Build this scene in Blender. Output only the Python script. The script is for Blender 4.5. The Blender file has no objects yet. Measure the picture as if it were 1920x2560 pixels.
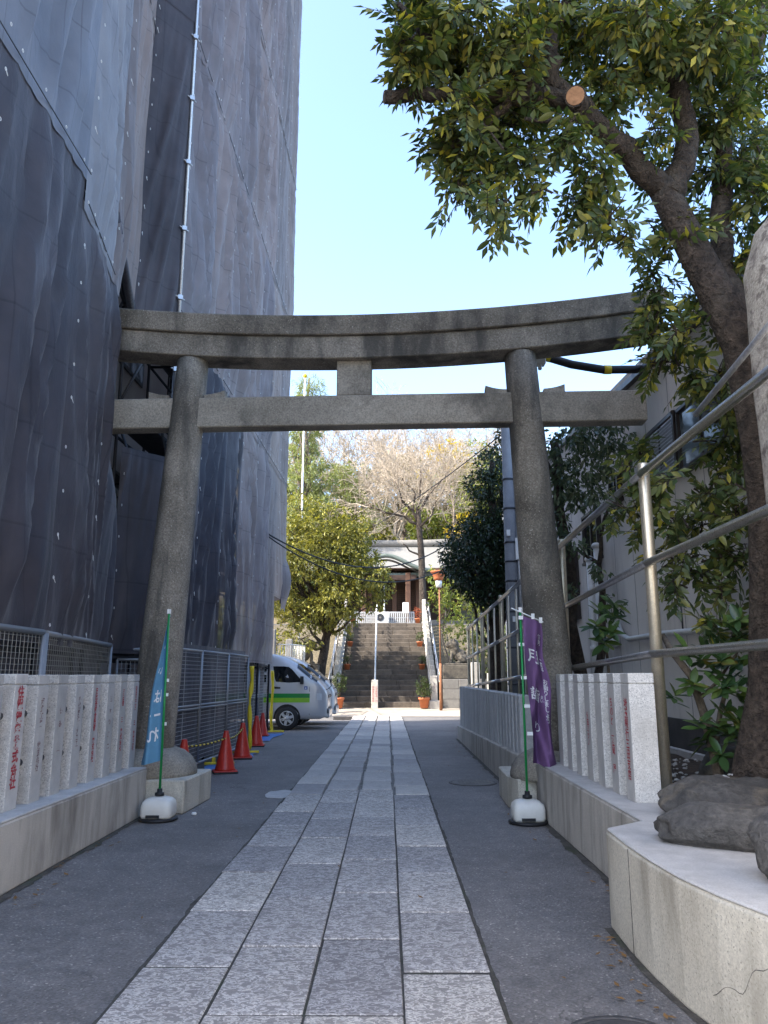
import bpy, bmesh, math, random
import numpy as np
from mathutils import Vector, Matrix, noise
R = math.radians
random.seed(7)
rng = np.random.default_rng(11)
scene = bpy.context.scene
COL = scene.collection

# ------------------------------------------------------------------ camera
cam_d = bpy.data.cameras.new('camera')
cam_d.sensor_fit = 'VERTICAL'; cam_d.sensor_height = 36.0; cam_d.lens = 27.04
cam_d.clip_start = 0.05; cam_d.clip_end = 2000
cam = bpy.data.objects.new('camera', cam_d)
COL.objects.link(cam)
cam.location = (0, 0, 1.5)
cam.rotation_euler = (R(90 + 12.03), 0, R(0.27))
scene.camera = cam

# ------------------------------------------------------------------ sky, sun, exposure
SUN_AZ, SUN_EL = R(25), R(43)          # sun behind and to the left of the viewer
S = Vector((-math.cos(SUN_AZ) * math.cos(SUN_EL), -math.sin(SUN_AZ) * math.cos(SUN_EL), math.sin(SUN_EL)))
world = bpy.data.worlds.new('World'); scene.world = world; world.use_nodes = True
wt = world.node_tree; wt.nodes.clear()
w_sky = wt.nodes.new('ShaderNodeTexSky'); w_sky.sky_type = 'NISHITA'; w_sky.sun_disc = False
w_sky.sun_elevation = SUN_EL; w_sky.sun_rotation = math.atan2(S.x, S.y)
w_sky.air_density = 1.0; w_sky.dust_density = 2.3; w_sky.ozone_density = 2.5; w_sky.altitude = 30
w_bg = wt.nodes.new('ShaderNodeBackground'); w_bg.inputs['Strength'].default_value = 0.15
w_out = wt.nodes.new('ShaderNodeOutputWorld')
wt.links.new(w_sky.outputs[0], w_bg.inputs[0]); wt.links.new(w_bg.outputs[0], w_out.inputs[0])
sun_d = bpy.data.lights.new('sun', 'SUN'); sun_d.energy = 2.5; sun_d.angle = R(0.53); sun_d.color = (1.0, 0.94, 0.84)
sun = bpy.data.objects.new('sun', sun_d); COL.objects.link(sun)
sun.rotation_euler = (-S).to_track_quat('-Z', 'Y').to_euler(); sun.location = (0, 0, 40)
vs = scene.view_settings
vs.view_transform = 'Standard'; vs.look = 'None'; vs.exposure = 2.2; vs.gamma = 1.0; vs.use_curve_mapping = False
scene.cycles.max_bounces = 6; scene.cycles.transparent_max_bounces = 12

# ------------------------------------------------------------------ helpers
ORG = {}
def tag(o, label=None, cat=None, group=None, kind=None):
    if label: o['label'] = label
    if cat: o['category'] = cat
    if group: o['group'] = group
    if kind: o['kind'] = kind
    return o
def thing(name, loc, label, cat, group=None, rz=0.0):
    o = bpy.data.objects.new(name, None); COL.objects.link(o)
    o.empty_display_size = 0.2
    o.location = loc; o.rotation_euler = (0, 0, rz)
    ORG[o] = Vector(loc)
    return tag(o, label, cat, group)
def link(name, me, mat, parent=None, loc=(0, 0, 0), rot=(0, 0, 0), scale=(1, 1, 1)):
    o = bpy.data.objects.new(name, me); COL.objects.link(o)
    if mat is not None and len(me.materials) == 0: me.materials.append(mat)
    o.location = loc; o.rotation_euler = rot; o.scale = scale
    if parent is not None: o.parent = parent
    return o
def copy_tree(o, parent=None):
    c = o.copy(); COL.objects.link(c); c.parent = parent
    for ch in list(o.children): copy_tree(ch, c)
    return c
def ortho(d):
    d = d.normalized()
    a = Vector((0, 0, 1)) if abs(d.z) < 0.9 else Vector((1, 0, 0))
    u = d.cross(a).normalized(); return u, d.cross(u).normalized()
class MB:
    def __init__(s): s.v = []; s.f = []; s.sm = []
    def add(s, vs, fs, smooth=False):
        n = len(s.v); s.v += [tuple(p) for p in vs]
        s.f += [tuple(i + n for i in f) for f in fs]; s.sm += [smooth] * len(fs); return s
    def box(s, c, d, rz=0.0, rot=None):
        hx, hy, hz = d[0] / 2, d[1] / 2, d[2] / 2
        m = rot if rot is not None else Matrix.Rotation(rz, 3, 'Z')
        c = Vector(c)
        vs = [c + m @ Vector((x, y, z)) for x in (-hx, hx) for y in (-hy, hy) for z in (-hz, hz)]
        return s.add(vs, [(0, 1, 3, 2), (4, 6, 7, 5), (0, 4, 5, 1), (2, 3, 7, 6), (0, 2, 6, 4), (1, 5, 7, 3)])
    def b2(s, lo, hi):
        return s.box([(a + b) / 2 for a, b in zip(lo, hi)], [b - a for a, b in zip(lo, hi)])
    def cyl(s, p0, p1, r0, r1=None, n=12, caps=True):
        return s.tube([p0, p1], [r0, r0 if r1 is None else r1], n, caps)
    def tube(s, pts, rad, n=8, caps=True, smooth=True):
        pts = [Vector(p) for p in pts]
        if not hasattr(rad, '__len__'): rad = [rad] * len(pts)
        vs = []; u = None
        for i, p in enumerate(pts):
            d = (pts[min(i + 1, len(pts) - 1)] - pts[max(i - 1, 0)])
            if d.length < 1e-9: d = Vector((0, 0, 1))
            d.normalize()
            if u is None: u, w = ortho(d)
            else:
                u = (u - d * u.dot(d))
                u = u.normalized() if u.length > 1e-6 else ortho(d)[0]
                w = d.cross(u).normalized()
            for k in range(n):
                a = 2 * math.pi * k / n
                vs.append(p + (u * math.cos(a) + w * math.sin(a)) * rad[i])
        fs = []
        for i in range(len(pts) - 1):
            for k in range(n):
                a, b = i * n + k, i * n + (k + 1) % n
                fs.append((a, b, b + n, a + n))
        s.add(vs, fs, smooth)
        if caps:
            N = len(s.v) - len(vs)
            s.f += [tuple(N + k for k in reversed(range(n))), tuple(N + len(vs) - n + k for k in range(n))]; s.sm += [False, False]
        return s
    def lathe(s, c, prof, n=20, smooth=True):
        c = Vector(c); vs = []
        for r, z in prof:
            for k in range(n):
                a = 2 * math.pi * k / n; vs.append(c + Vector((r * math.cos(a), r * math.sin(a), z)))
        fs = []
        for i in range(len(prof) - 1):
            for k in range(n):
                a, b = i * n + k, i * n + (k + 1) % n
                fs.append((a, b, b + n, a + n))
        s.add(vs, fs, smooth)
        N = len(s.v) - len(vs)
        s.f += [tuple(N + k for k in reversed(range(n))), tuple(N + len(vs) - n + k for k in range(n))]; s.sm += [False, False]
        return s
    def extr(s, poly, h0, h1, axis='z'):
        n = len(poly)
        def P(a, b, h): return {'z': (a, b, h), 'y': (a, h, b), 'x': (h, a, b)}[axis]
        vs = [P(a, b, h0) for a, b in poly] + [P(a, b, h1) for a, b in poly]
        fs = [tuple(reversed(range(n))), tuple(range(n, 2 * n))] + [(i, (i + 1) % n, n + (i + 1) % n, n + i) for i in range(n)]
        return s.add(vs, fs)
    def ell(s, c, r, n=12, m=8, rot=None, smooth=True):
        c = Vector(c); vs = []
        rot = rot or Matrix.Identity(3)
        for j in range(1, m):
            t = math.pi * j / m
            for k in range(n):
                a = 2 * math.pi * k / n
                vs.append(c + rot @ Vector((r[0] * math.sin(t) * math.cos(a), r[1] * math.sin(t) * math.sin(a), r[2] * math.cos(t))))
        vs.append(c + rot @ Vector((0, 0, r[2]))); vs.append(c + rot @ Vector((0, 0, -r[2])))
        T, B = len(vs) - 2, len(vs) - 1
        fs = []
        for j in range(m - 2):
            for k in range(n):
                a, b = j * n + k, j * n + (k + 1) % n
                fs.append((a, a + n, b + n, b))
        for k in range(n):
            fs.append((T, k, (k + 1) % n)); fs.append((B, (m - 2) * n + (k + 1) % n, (m - 2) * n + k))
        return s.add(vs, fs, smooth)
    def grid(s, fn, nu, nv, smooth=True, skip=None):
        vs = [fn(i / nu, j / nv) for j in range(nv + 1) for i in range(nu + 1)]
        fs = []
        for j in range(nv):
            for i in range(nu):
                if skip and skip((i + .5) / nu, (j + .5) / nv): continue
                a = j * (nu + 1) + i
                fs.append((a, a + 1, a + nu + 2, a + nu + 1))
        return s.add(vs, fs, smooth)
    def mesh(s, name, mat=None, org=(0, 0, 0), bevel=0.0, seg=1, recalc=True):
        me = bpy.data.meshes.new(name); o = Vector(org)
        me.from_pydata([(p[0] - o.x, p[1] - o.y, p[2] - o.z) for p in s.v], [], s.f)
        me.polygons.foreach_set('use_smooth', s.sm)
        if bevel > 0 or recalc:
            bm = bmesh.new(); bm.from_mesh(me)
            if recalc: bmesh.ops.recalc_face_normals(bm, faces=bm.faces)
            if bevel > 0:
                es = [e for e in bm.edges if len(e.link_faces) == 2 and e.calc_face_angle(0) > 0.6]
                bmesh.ops.bevel(bm, geom=es, offset=bevel, segments=seg, affect='EDGES', profile=0.5, clamp_overlap=True)
            bm.to_mesh(me); bm.free()
        if mat: me.materials.append(mat)
        me.update(); return me
    def build(s, name, mat, parent=None, bevel=0.0, seg=1, loc=None, recalc=True):
        """world coordinates; parented parts are made local to their thing"""
        if loc is not None: org = Vector(loc)
        else: org = ORG.get(parent, Vector((0, 0, 0))) if parent else Vector((0, 0, 0))
        me = s.mesh(name, mat, org, bevel, seg, recalc)
        o = bpy.data.objects.new(name, me); COL.objects.link(o)
        if parent is not None:
            o.parent = parent
            if loc is not None:
                o.location = Vector(loc) - ORG.get(parent, Vector((0, 0, 0))); ORG[o] = Vector(loc)
            else: ORG[o] = org
        elif loc is not None:
            o.location = loc; ORG[o] = Vector(loc)
        return o

# ------------------------------------------------------------------ materials
def nodes(name):
    m = bpy.data.materials.new(name); m.use_nodes = True
    nt = m.node_tree; nt.nodes.clear()
    out = nt.nodes.new('ShaderNodeOutputMaterial')
    return m, nt, out
def N(nt, t, **kw):
    n = nt.nodes.new(t)
    for k, v in kw.items():
        if k.startswith('i_'): n.inputs[int(k[2:]) if k[2:].isdigit() else k[2:]].default_value = v
        else: setattr(n, k, v)
    return n
def L(nt, a, b): nt.links.new(a, b)
def col4(c): return (c[0], c[1], c[2], 1.0)
def ramp(nt, fac, stops, interp='LINEAR'):
    r = nt.nodes.new('ShaderNodeValToRGB'); r.color_ramp.interpolation = interp
    el = r.color_ramp.elements
    while len(el) < len(stops): el.new(0.5)
    for e, (p, c) in zip(el, stops): e.position = p; e.color = col4(c)
    L(nt, fac, r.inputs[0]); return r.outputs[0]
def mixc(nt, fac, a, b, mode='MIX'):
    m = nt.nodes.new('ShaderNodeMix'); m.data_type = 'RGBA'; m.blend_type = mode
    for s, v in ((0, fac), (6, a), (7, b)):
        if hasattr(v, 'links'): L(nt, v, m.inputs[s])
        elif s == 0: m.inputs[0].default_value = v
        else: m.inputs[s].default_value = col4(v)
    return m.outputs[2]
def coords(nt, obj_rand=True, scale=(1, 1, 1)):
    """object coordinates shifted per object, so that copies do not repeat"""
    tc = N(nt, 'ShaderNodeTexCoord')
    src = tc.outputs['Object']
    if obj_rand:
        oi = N(nt, 'ShaderNodeObjectInfo'); mul = N(nt, 'ShaderNodeMath', operation='MULTIPLY', i_1=61.0)
        L(nt, oi.outputs['Random'], mul.inputs[0])
        va = N(nt, 'ShaderNodeVectorMath', operation='ADD'); L(nt, src, va.inputs[0]); L(nt, mul.outputs[0], va.inputs[1]); src = va.outputs[0]
    mp = N(nt, 'ShaderNodeMapping'); mp.inputs['Scale'].default_value = scale; L(nt, src, mp.inputs[0])
    return mp.outputs[0]
def ntex(nt, vec, scale, detail=4, rough=0.6, dist=0.0):
    n = N(nt, 'ShaderNodeTexNoise'); n.inputs['Scale'].default_value = scale; n.inputs['Detail'].default_value = detail
    n.inputs['Roughness'].default_value = rough; n.inputs['Distortion'].default_value = dist
    L(nt, vec, n.inputs['Vector']); return n.outputs['Fac']
def bump(nt, h, strength, dist, bsdf, prev=None):
    b = N(nt, 'ShaderNodeBump'); b.inputs['Strength'].default_value = strength; b.inputs['Distance'].default_value = dist
    L(nt, h, b.inputs['Height'])
    if prev is not None: L(nt, prev, b.inputs['Normal'])
    if bsdf is not None: L(nt, b.outputs[0], bsdf.inputs['Normal'])
    return b.outputs[0]
def surf(name, a, b, scale=4.0, rough=0.8, fine=60.0, fine_amt=0.3, bmp=0.3, bdist=0.004, metal=0.0, stain=None, stain_scale=1.2, stain_amt=0.5, vstreak=False, spec=0.4, tint=0.12, speck=None, speck_scale=120, speck_th=0.68, stain_lo=0.5, stain_hi=0.7):
    """stone / concrete / paint: two tones, fine grain, stains, speckles, per-object tint"""
    m, nt, out = nodes(name)
    p = N(nt, 'ShaderNodeBsdfPrincipled'); L(nt, p.outputs[0], out.inputs[0])
    v = coords(nt)
    f1 = ntex(nt, v, scale, 5, 0.6)
    c = ramp(nt, f1, [(0.3, a), (0.7, b)])
    f2 = ntex(nt, v, fine, 3, 0.7)
    g = ramp(nt, f2, [(0.3, (1 - fine_amt,) * 3), (0.7, (1 + fine_amt * .6,) * 3)])
    c = mixc(nt, 1.0, c, g, 'MULTIPLY')
    if speck:
        f4 = ntex(nt, v, speck_scale, 2, 0.5)
        k = ramp(nt, f4, [(speck_th, (0, 0, 0)), (speck_th + 0.06, (1, 1, 1))])
        c = mixc(nt, k, c, speck)
    if stain:
        v2 = coords(nt, True, (1.0, 1.0, 0.22) if vstreak else (1, 1, 1))
        f3 = ntex(nt, v2, stain_scale, 6, 0.62, 0.3)
        k = ramp(nt, f3, [(stain_lo, (0, 0, 0)), (stain_hi, (stain_amt,) * 3)])
        c = mixc(nt, k, c, stain)
    if tint:
        oi = N(nt, 'ShaderNodeObjectInfo')
        k = ramp(nt, oi.outputs['Random'], [(0, (1 - tint,) * 3), (1, (1 + tint * .7,) * 3)])
        c = mixc(nt, 1.0, c, k, 'MULTIPLY')
    L(nt, c, p.inputs['Base Color'])
    rr = ramp(nt, f2, [(0.3, (rough - .1,) * 3), (0.7, (min(1, rough + .1),) * 3)])
    L(nt, rr, p.inputs['Roughness'])
    p.inputs['Metallic'].default_value = metal
    p.inputs['Specular IOR Level'].default_value = spec
    if bmp > 0:
        nb = bump(nt, f1, bmp * .5, bdist * 4, None)
        bump(nt, f2, bmp, bdist, p, nb)
    return m
def plain(name, c, rough=0.5, metal=0.0, spec=0.5, coat=0.0, var=0.15, scale=9.0, rvar=.07):
    m, nt, out = nodes(name)
    p = N(nt, 'ShaderNodeBsdfPrincipled'); L(nt, p.outputs[0], out.inputs[0])
    v = coords(nt); f = ntex(nt, v, scale, 5, 0.65)
    cc = ramp(nt, f, [(0.25, tuple(x * (1 - var) for x in c)), (0.75, tuple(min(1, x * (1 + var * .6)) for x in c))])
    L(nt, cc, p.inputs['Base Color'])
    rr = ramp(nt, f, [(0.3, (max(0, rough - rvar),) * 3), (0.7, (min(1, rough + rvar),) * 3)]); L(nt, rr, p.inputs['Roughness'])
    p.inputs['Metallic'].default_value = metal; p.inputs['Specular IOR Level'].default_value = spec
    p.inputs['Coat Weight'].default_value = coat; p.inputs['Coat Roughness'].default_value = 0.08
    return m
def glass(name, c=(0.02, 0.025, 0.03), rough=0.04):
    m, nt, out = nodes(name)
    p = N(nt, 'ShaderNodeBsdfPrincipled'); p.inputs['Base Color'].default_value = col4(c); p.inputs['Roughness'].default_value = rough
    p.inputs['Specular IOR Level'].default_value = 0.6
    L(nt, p.outputs[0], out.inputs[0]); return m
def leafmat(name, stops, rough=0.42, trans=0.35, tcol=(1.3, 1.25, 0.5), spec=0.45):
    m, nt, out = nodes(name)
    p = N(nt, 'ShaderNodeBsdfPrincipled'); p.inputs['Roughness'].default_value = rough; p.inputs['Specular IOR Level'].default_value = spec
    ge = N(nt, 'ShaderNodeNewGeometry'); oi = N(nt, 'ShaderNodeObjectInfo')
    ad = N(nt, 'ShaderNodeMath', operation='ADD'); L(nt, ge.outputs['Random Per Island'], ad.inputs[0]); L(nt, oi.outputs['Random'], ad.inputs[1])
    fr = N(nt, 'ShaderNodeMath', operation='FRACT'); L(nt, ad.outputs[0], fr.inputs[0])
    tc = N(nt, 'ShaderNodeTexCoord'); f = ntex(nt, tc.outputs['Object'], 0.9, 3, 0.6)
    mx = N(nt, 'ShaderNodeMath', operation='MULTIPLY_ADD', i_1=0.55, i_2=-0.27); L(nt, f, mx.inputs[0])
    ad2 = N(nt, 'ShaderNodeMath', operation='ADD', use_clamp=True); L(nt, fr.outputs[0], ad2.inputs[0]); L(nt, mx.outputs[0], ad2.inputs[1])
    c = ramp(nt, ad2.outputs[0], stops)
    L(nt, c, p.inputs['Base Color'])
    t = N(nt, 'ShaderNodeBsdfTranslucent'); tcx = mixc(nt, 1.0, c, tcol, 'MULTIPLY'); L(nt, tcx, t.inputs[0])
    ms = N(nt, 'ShaderNodeMixShader'); ms.inputs[0].default_value = trans
    L(nt, p.outputs[0], ms.inputs[1]); L(nt, t.outputs[0], ms.inputs[2]); L(nt, ms.outputs[0], out.inputs[0])
    return m
M = {}
# asphalt: dark binder with pale aggregate flecks and worn patches
def asphalt():
    m, nt, out = nodes('asphalt'); p = N(nt, 'ShaderNodeBsdfPrincipled'); L(nt, p.outputs[0], out.inputs[0])
    v = coords(nt, False)
    big = ntex(nt, v, 0.55, 5, 0.6); mid = ntex(nt, v, 6.0, 5, 0.7); fine = ntex(nt, v, 140, 2, 0.6)
    c = ramp(nt, big, [(0.28, (0.125, 0.116, 0.11)), (0.5, (0.18, 0.167, 0.158)), (0.72, (0.235, 0.217, 0.203))])
    c = mixc(nt, ramp(nt, ntex(nt, v, 1.7, 6, .65, .6), [(.55, (0,) * 3), (.75, (.55,) * 3)]), c, (0.09, 0.083, 0.078))
    ck = N(nt, 'ShaderNodeTexVoronoi', feature='DISTANCE_TO_EDGE'); ck.inputs['Scale'].default_value = .55
    wv = N(nt, 'ShaderNodeVectorMath', operation='ADD'); wn = N(nt, 'ShaderNodeTexNoise'); wn.inputs['Scale'].default_value = 3; wn.inputs['Detail'].default_value = 6; L(nt, v, wn.inputs['Vector']); L(nt, v, wv.inputs[0]); L(nt, wn.outputs['Color'], wv.inputs[1]); L(nt, wv.outputs[0], ck.inputs['Vector'])
    cf = N(nt, 'ShaderNodeMath', operation='MULTIPLY'); L(nt, ramp(nt, ck.outputs['Distance'], [(0, (1,) * 3), (.006, (0,) * 3)]), cf.inputs[0]); L(nt, ramp(nt, ntex(nt, v, .35, 2, .5), [(.48, (0,) * 3), (.6, (.8,) * 3)]), cf.inputs[1])
    c = mixc(nt, cf.outputs[0], c, (0.035, 0.032, 0.03))
    c = mixc(nt, 1.0, c, ramp(nt, mid, [(0.3, (0.72,) * 3), (0.7, (1.2,) * 3)]), 'MULTIPLY')
    vo = N(nt, 'ShaderNodeTexVoronoi'); vo.inputs['Scale'].default_value = 90; L(nt, v, vo.inputs['Vector'])
    hue = ramp(nt, vo.outputs['Color'], [(0.0, (0.62,) * 3), (0.78, (1.05,) * 3), (0.84, (1.2,) * 3), (0.95, (2.1, 2.05, 1.95))])
    c = mixc(nt, 1.0, c, hue, 'MULTIPLY')
    ra = ntex(nt, v, 38, 2, 0.5)
    c = mixc(nt, ramp(nt, ra, [(0.75, (0,) * 3), (0.79, (.7,) * 3)]), c, (0.24, 0.225, 0.2))
    L(nt, c, p.inputs['Base Color'])
    L(nt, ramp(nt, mid, [(0.3, (0.62,) * 3), (0.7, (0.85,) * 3)]), p.inputs['Roughness'])
    b = bump(nt, vo.outputs['Distance'], 0.7, 0.006, None); bump(nt, fine, 0.5, 0.004, p, b)
    return m
M['asphalt'] = asphalt()
# chiselled paving granite: pale worm-like tool marks on grey
def slabmat(name, dark, light, amt):
    m, nt, out = nodes(name); p = N(nt, 'ShaderNodeBsdfPrincipled'); L(nt, p.outputs[0], out.inputs[0])
    v = coords(nt, True, (0.8, 1.25, 1))
    n1 = ntex(nt, v, 26, 2, 0.55, 1.1)
    k = ramp(nt, n1, [(0.47, (0,) * 3), (0.52, (amt,) * 3), (0.56, (amt * .9,) * 3), (0.62, (amt * .1,) * 3)])
    c = mixc(nt, k, dark, light)
    v2 = coords(nt, False)
    c = mixc(nt, 1.0, c, ramp(nt, ntex(nt, v2, 1.1, 5, 0.6), [(0.3, (0.8,) * 3), (0.7, (1.16,) * 3)]), 'MULTIPLY')
    c = mixc(nt, 1.0, c, ramp(nt, ntex(nt, v2, 170, 2, 0.6), [(0.3, (0.8,) * 3), (0.7, (1.18,) * 3)]), 'MULTIPLY')
    c = mixc(nt, ramp(nt, ntex(nt, v2, 2.3, 6, 0.65), [(0.5, (0,) * 3), (0.72, (0.5,) * 3)]), c, (0.17, 0.155, 0.14))
    oi = N(nt, 'ShaderNodeObjectInfo')
    c = mixc(nt, 1.0, c, ramp(nt, oi.outputs['Random'], [(0, (0.72, 0.72, 0.74)), (.5, (.95, .94, .93)), (1, (1.14, 1.12, 1.07))]), 'MULTIPLY')
    L(nt, c, p.inputs['Base Color']); p.inputs['Roughness'].default_value = 0.72; p.inputs['Specular IOR Level'].default_value = 0.35
    b = bump(nt, n1, 0.5, 0.008, None); bump(nt, ntex(nt, v2, 170, 2, 0.6), 0.3, 0.002, p, b)
    return m
M['slab'] = slabmat('paving_granite', (0.27, 0.25, 0.236), (0.70, 0.66, 0.61), 0.82)
M['slab_far'] = slabmat('paving_granite_weathered', (0.40, 0.375, 0.35), (0.62, 0.59, 0.55), 0.5)
M['joint_dark'] = surf('dark_joint_dirt', (0.035, 0.033, 0.03), (0.075, 0.07, 0.062), 14, 0.95, 90, .4, .5, .006, stain=(0.03, 0.045, 0.015), stain_scale=4, stain_amt=.7)
M['mortar'] = surf('joint_mortar', (0.13, 0.122, 0.112), (0.25, 0.235, 0.215), 14, 0.9, 90, .4, .5, .006, stain=(0.03, 0.04, 0.015), stain_scale=5, stain_amt=.7)
M['cement'] = surf('cement_spill', (0.36, 0.35, 0.34), (0.5, 0.49, 0.47), 12, 0.85, 80, .2, .3)
M['plaza'] = surf('forecourt_paving', (0.34, 0.29, 0.23), (0.46, 0.40, 0.32), 3, 0.85, 50, .2, .3, stain=(0.2, .18, .15), stain_amt=.4)
M['granite'] = surf('speckled_granite', (0.54, 0.52, 0.49), (0.68, 0.66, 0.62), 22, 0.75, 70, .28, .25, .003, speck=(0.24, 0.235, 0.23), speck_scale=120, speck_th=.6, tint=.12, stain=(.33, .31, .28), stain_scale=2.2, stain_amt=.5)
M['granite_face'] = surf('sawn_granite', (0.45, 0.435, 0.415), (0.54, 0.525, 0.5), 9, 0.6, 120, .14, .1, .002, stain=(.2, .2, .2), vstreak=True, stain_scale=5, stain_amt=.35)
M['granite_far'] = surf('plain_granite', (0.40, 0.40, 0.40), (0.5, 0.5, 0.49), 12, 0.75, 70, .16, .2, .002, tint=.12, stain=(.2, .2, .2), vstreak=True, stain_scale=4, stain_amt=.3)
M['concrete'] = surf('weathered_concrete', (0.42, 0.385, 0.335), (0.54, 0.50, 0.44), 1.6, 0.85, 110, .2, .35, .004, stain=(0.13, 0.115, 0.095), vstreak=True, stain_scale=4.2, stain_amt=.75, tint=0, stain_lo=.46, stain_hi=.72)
M['concrete_pale'] = surf('planter_concrete', (0.50, 0.455, 0.37), (0.6, 0.56, 0.47), 1.3, 0.85, 75, .25, .45, .004, stain=(0.24, 0.215, 0.17), vstreak=True, stain_scale=3.6, stain_amt=.7, tint=0, speck=(.3, .28, .24), speck_scale=95, speck_th=.62)
M['concrete_top'] = surf('mortar_coping', (0.4, 0.385, 0.37), (0.55, 0.535, 0.51), 4, 0.85, 90, .16, .4, .004, tint=0, stain=(.33, .32, .3), stain_scale=7, stain_amt=.5)
M['torii'] = surf('lichened_stone', (0.12, 0.103, 0.08), (0.33, 0.29, 0.235), 1.5, 0.9, 46, .5, .8, .008, stain=(0.042, 0.04, 0.036), stain_scale=2.4, stain_amt=.8, tint=.08, speck=(0.40, 0.37, 0.31), speck_scale=58, speck_th=.64, stain_lo=.46, stain_hi=.64, vstreak=True)
M['torii_clean'] = surf('pale_lichened_stone', (0.22, 0.196, 0.158), (0.38, 0.34, 0.28), 1.4, 0.9, 50, .42, .6, .005, stain=(0.04, 0.038, 0.034), stain_scale=1.5, stain_amt=.7, tint=.06, speck=(0.38, 0.36, 0.31), speck_scale=70, speck_th=.66)
M['old_stone'] = surf('old_pillar_stone', (0.34, 0.31, 0.27), (0.5, 0.46, 0.4), 5, 0.9, 40, .3, .9, .012, stain=(0.13, 0.11, 0.1), stain_scale=9, stain_amt=.8, stain_lo=.5, stain_hi=.62)
M['rock'] = surf('garden_rock', (0.058, 0.055, 0.052), (0.135, 0.126, 0.115), 4.2, 0.8, 26, .45, 1.0, .02, stain=(0.25, 0.2, 0.13), stain_scale=3.0, stain_amt=.7, tint=.15, stain_lo=.56, stain_hi=.78)
M['steel'] = surf('brushed_steel', (0.66, 0.58, 0.44), (0.76, 0.68, 0.53), 30, 0.42, 160, .25, .12, .001, metal=.8, spec=.5, tint=.04)
M['steel_dark'] = surf('dull_steel', (0.5, 0.48, 0.46), (0.62, 0.6, 0.58), 14, 0.32, 160, .22, .1, .001, metal=.95, spec=.5, tint=.05)
M['galv'] = surf('galvanised_pipe', (0.5, 0.51, 0.53), (0.62, 0.63, 0.64), 18, 0.45, 60, .25, .1, .001, metal=.85, tint=.1)
M['dark_pipe'] = plain('dark_scaffold_pipe', (0.05, 0.052, 0.06), .5, .5)
M['fence_metal'] = plain('fence_metal', (0.27, 0.275, 0.28), .5, .6)
M['wire'] = plain('fence_wire', (0.4, 0.41, 0.42), .5, .5)
M['wire_dark'] = plain('fence_wire_dark', (0.3, 0.3, 0.28), .5, .6)
M['building_wall'] = surf('rendered_wall', (0.68, 0.63, 0.57), (0.76, 0.71, 0.65), 1.0, 0.85, 140, .1, .2, .002, stain=(0.28, 0.25, 0.22), vstreak=True, stain_scale=1.5, stain_amt=.4, tint=0)
M['site_wall'] = surf('pinkish_tile_wall', (0.34, 0.28, 0.26), (0.42, 0.36, 0.33), 1.5, 0.8, 60, .1, .2, .002, tint=0)
M['foundation'] = surf('dark_foundation', (0.06, 0.058, 0.056), (0.1, 0.095, 0.09), 3, .9, 60, .25, .4)
M['brown_frame'] = plain('brown_window_frame', (0.035, 0.028, 0.025), .4, .3)
M['pane'] = glass('window_glass', (0.10, 0.13, 0.15), .12)
M['dark_pane'] = glass('dark_glass', (0.01, 0.012, 0.014), .05)
M['white_pipe'] = plain('white_pvc', (0.62, 0.62, 0.6), .4)
M['bark'] = surf('bark', (0.035, 0.026, 0.02), (0.10, 0.074, 0.056), 9, .95, 22, .6, 1.0, .06, stain=(.12, .1, .075), vstreak=True, stain_scale=6, stain_amt=.5, tint=.1)
M['bark_pale'] = surf('pale_bark', (0.12, 0.095, 0.07), (0.25, 0.2, 0.155), 8, .95, 30, .4, .8, .02, tint=.12)
M['twig'] = plain('bare_twigs', (0.42, 0.35, 0.27), .9, 0, .2)
M['cut_wood'] = plain('cut_wood', (0.36, 0.19, 0.1), .85, 0, .2, var=.4, scale=25)
M['soil'] = surf('soil', (0.045, 0.033, 0.024), (0.11, 0.08, 0.055), 7, .95, 50, .5, .9, .02)
M['gravel'] = surf('gravel_bed', (0.05, 0.05, 0.05), (0.16, 0.155, 0.15), 45, .9, 120, .5, .9, .02)
M['hill'] = surf('leaf_litter', (0.10, 0.085, 0.05), (0.2, 0.16, 0.1), .8, .95, 12, .4, .8, .1)
M['red'] = plain('red_cone_plastic', (0.52, 0.035, 0.022), .38, 0, .5, var=.18)
M['black'] = plain('black_rubber', (0.012, 0.012, 0.013), .6)
M['yellow'] = plain('yellow_plastic', (0.75, 0.56, 0.02), .4)
M['blue_sheet'] = plain('blue_sheet', (0.04, 0.2, 0.55), .4)
M['green_pole'] = plain('green_pole_paint', (0.01, 0.26, 0.06), .35)
M['white_plastic'] = plain('white_plastic', (0.66, 0.64, 0.58), .35, var=.1)
M['white'] = plain('white_paint', (0.75, 0.75, 0.73), .45, var=.06)
def inkmat(name, c, lo, hi):
    m, nt, out = nodes(name); p = N(nt, 'ShaderNodeBsdfPrincipled'); L(nt, p.outputs[0], out.inputs[0]); p.inputs['Roughness'].default_value = .85
    v = coords(nt); k = ramp(nt, ntex(nt, v, 38, 4, .65), [(lo, (0,) * 3), (hi, (1,) * 3)])
    L(nt, mixc(nt, k, c, (0.46, 0.44, 0.42)), p.inputs['Base Color']); return m
M['red_ink'] = inkmat('red_lettering', (0.36, 0.025, 0.04), .52, .66)
M['dark_ink'] = inkmat('dark_lettering', (0.16, 0.08, 0.09), .44, .58)
M['rust'] = surf('rusty_post', (0.22, 0.09, 0.04), (0.36, 0.17, 0.09), 8, .85, 40, .4, .5)
M['terracotta'] = plain('terracotta', (0.46, 0.14, 0.055), .75, var=.2)
M['stair'] = surf('stair_stone', (0.085, 0.069, 0.054), (0.155, 0.127, 0.1), 2.5, .85, 40, .3, .5, .006, stain=(.045, .04, .036), stain_scale=2, stain_amt=.6, tint=.25)
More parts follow.
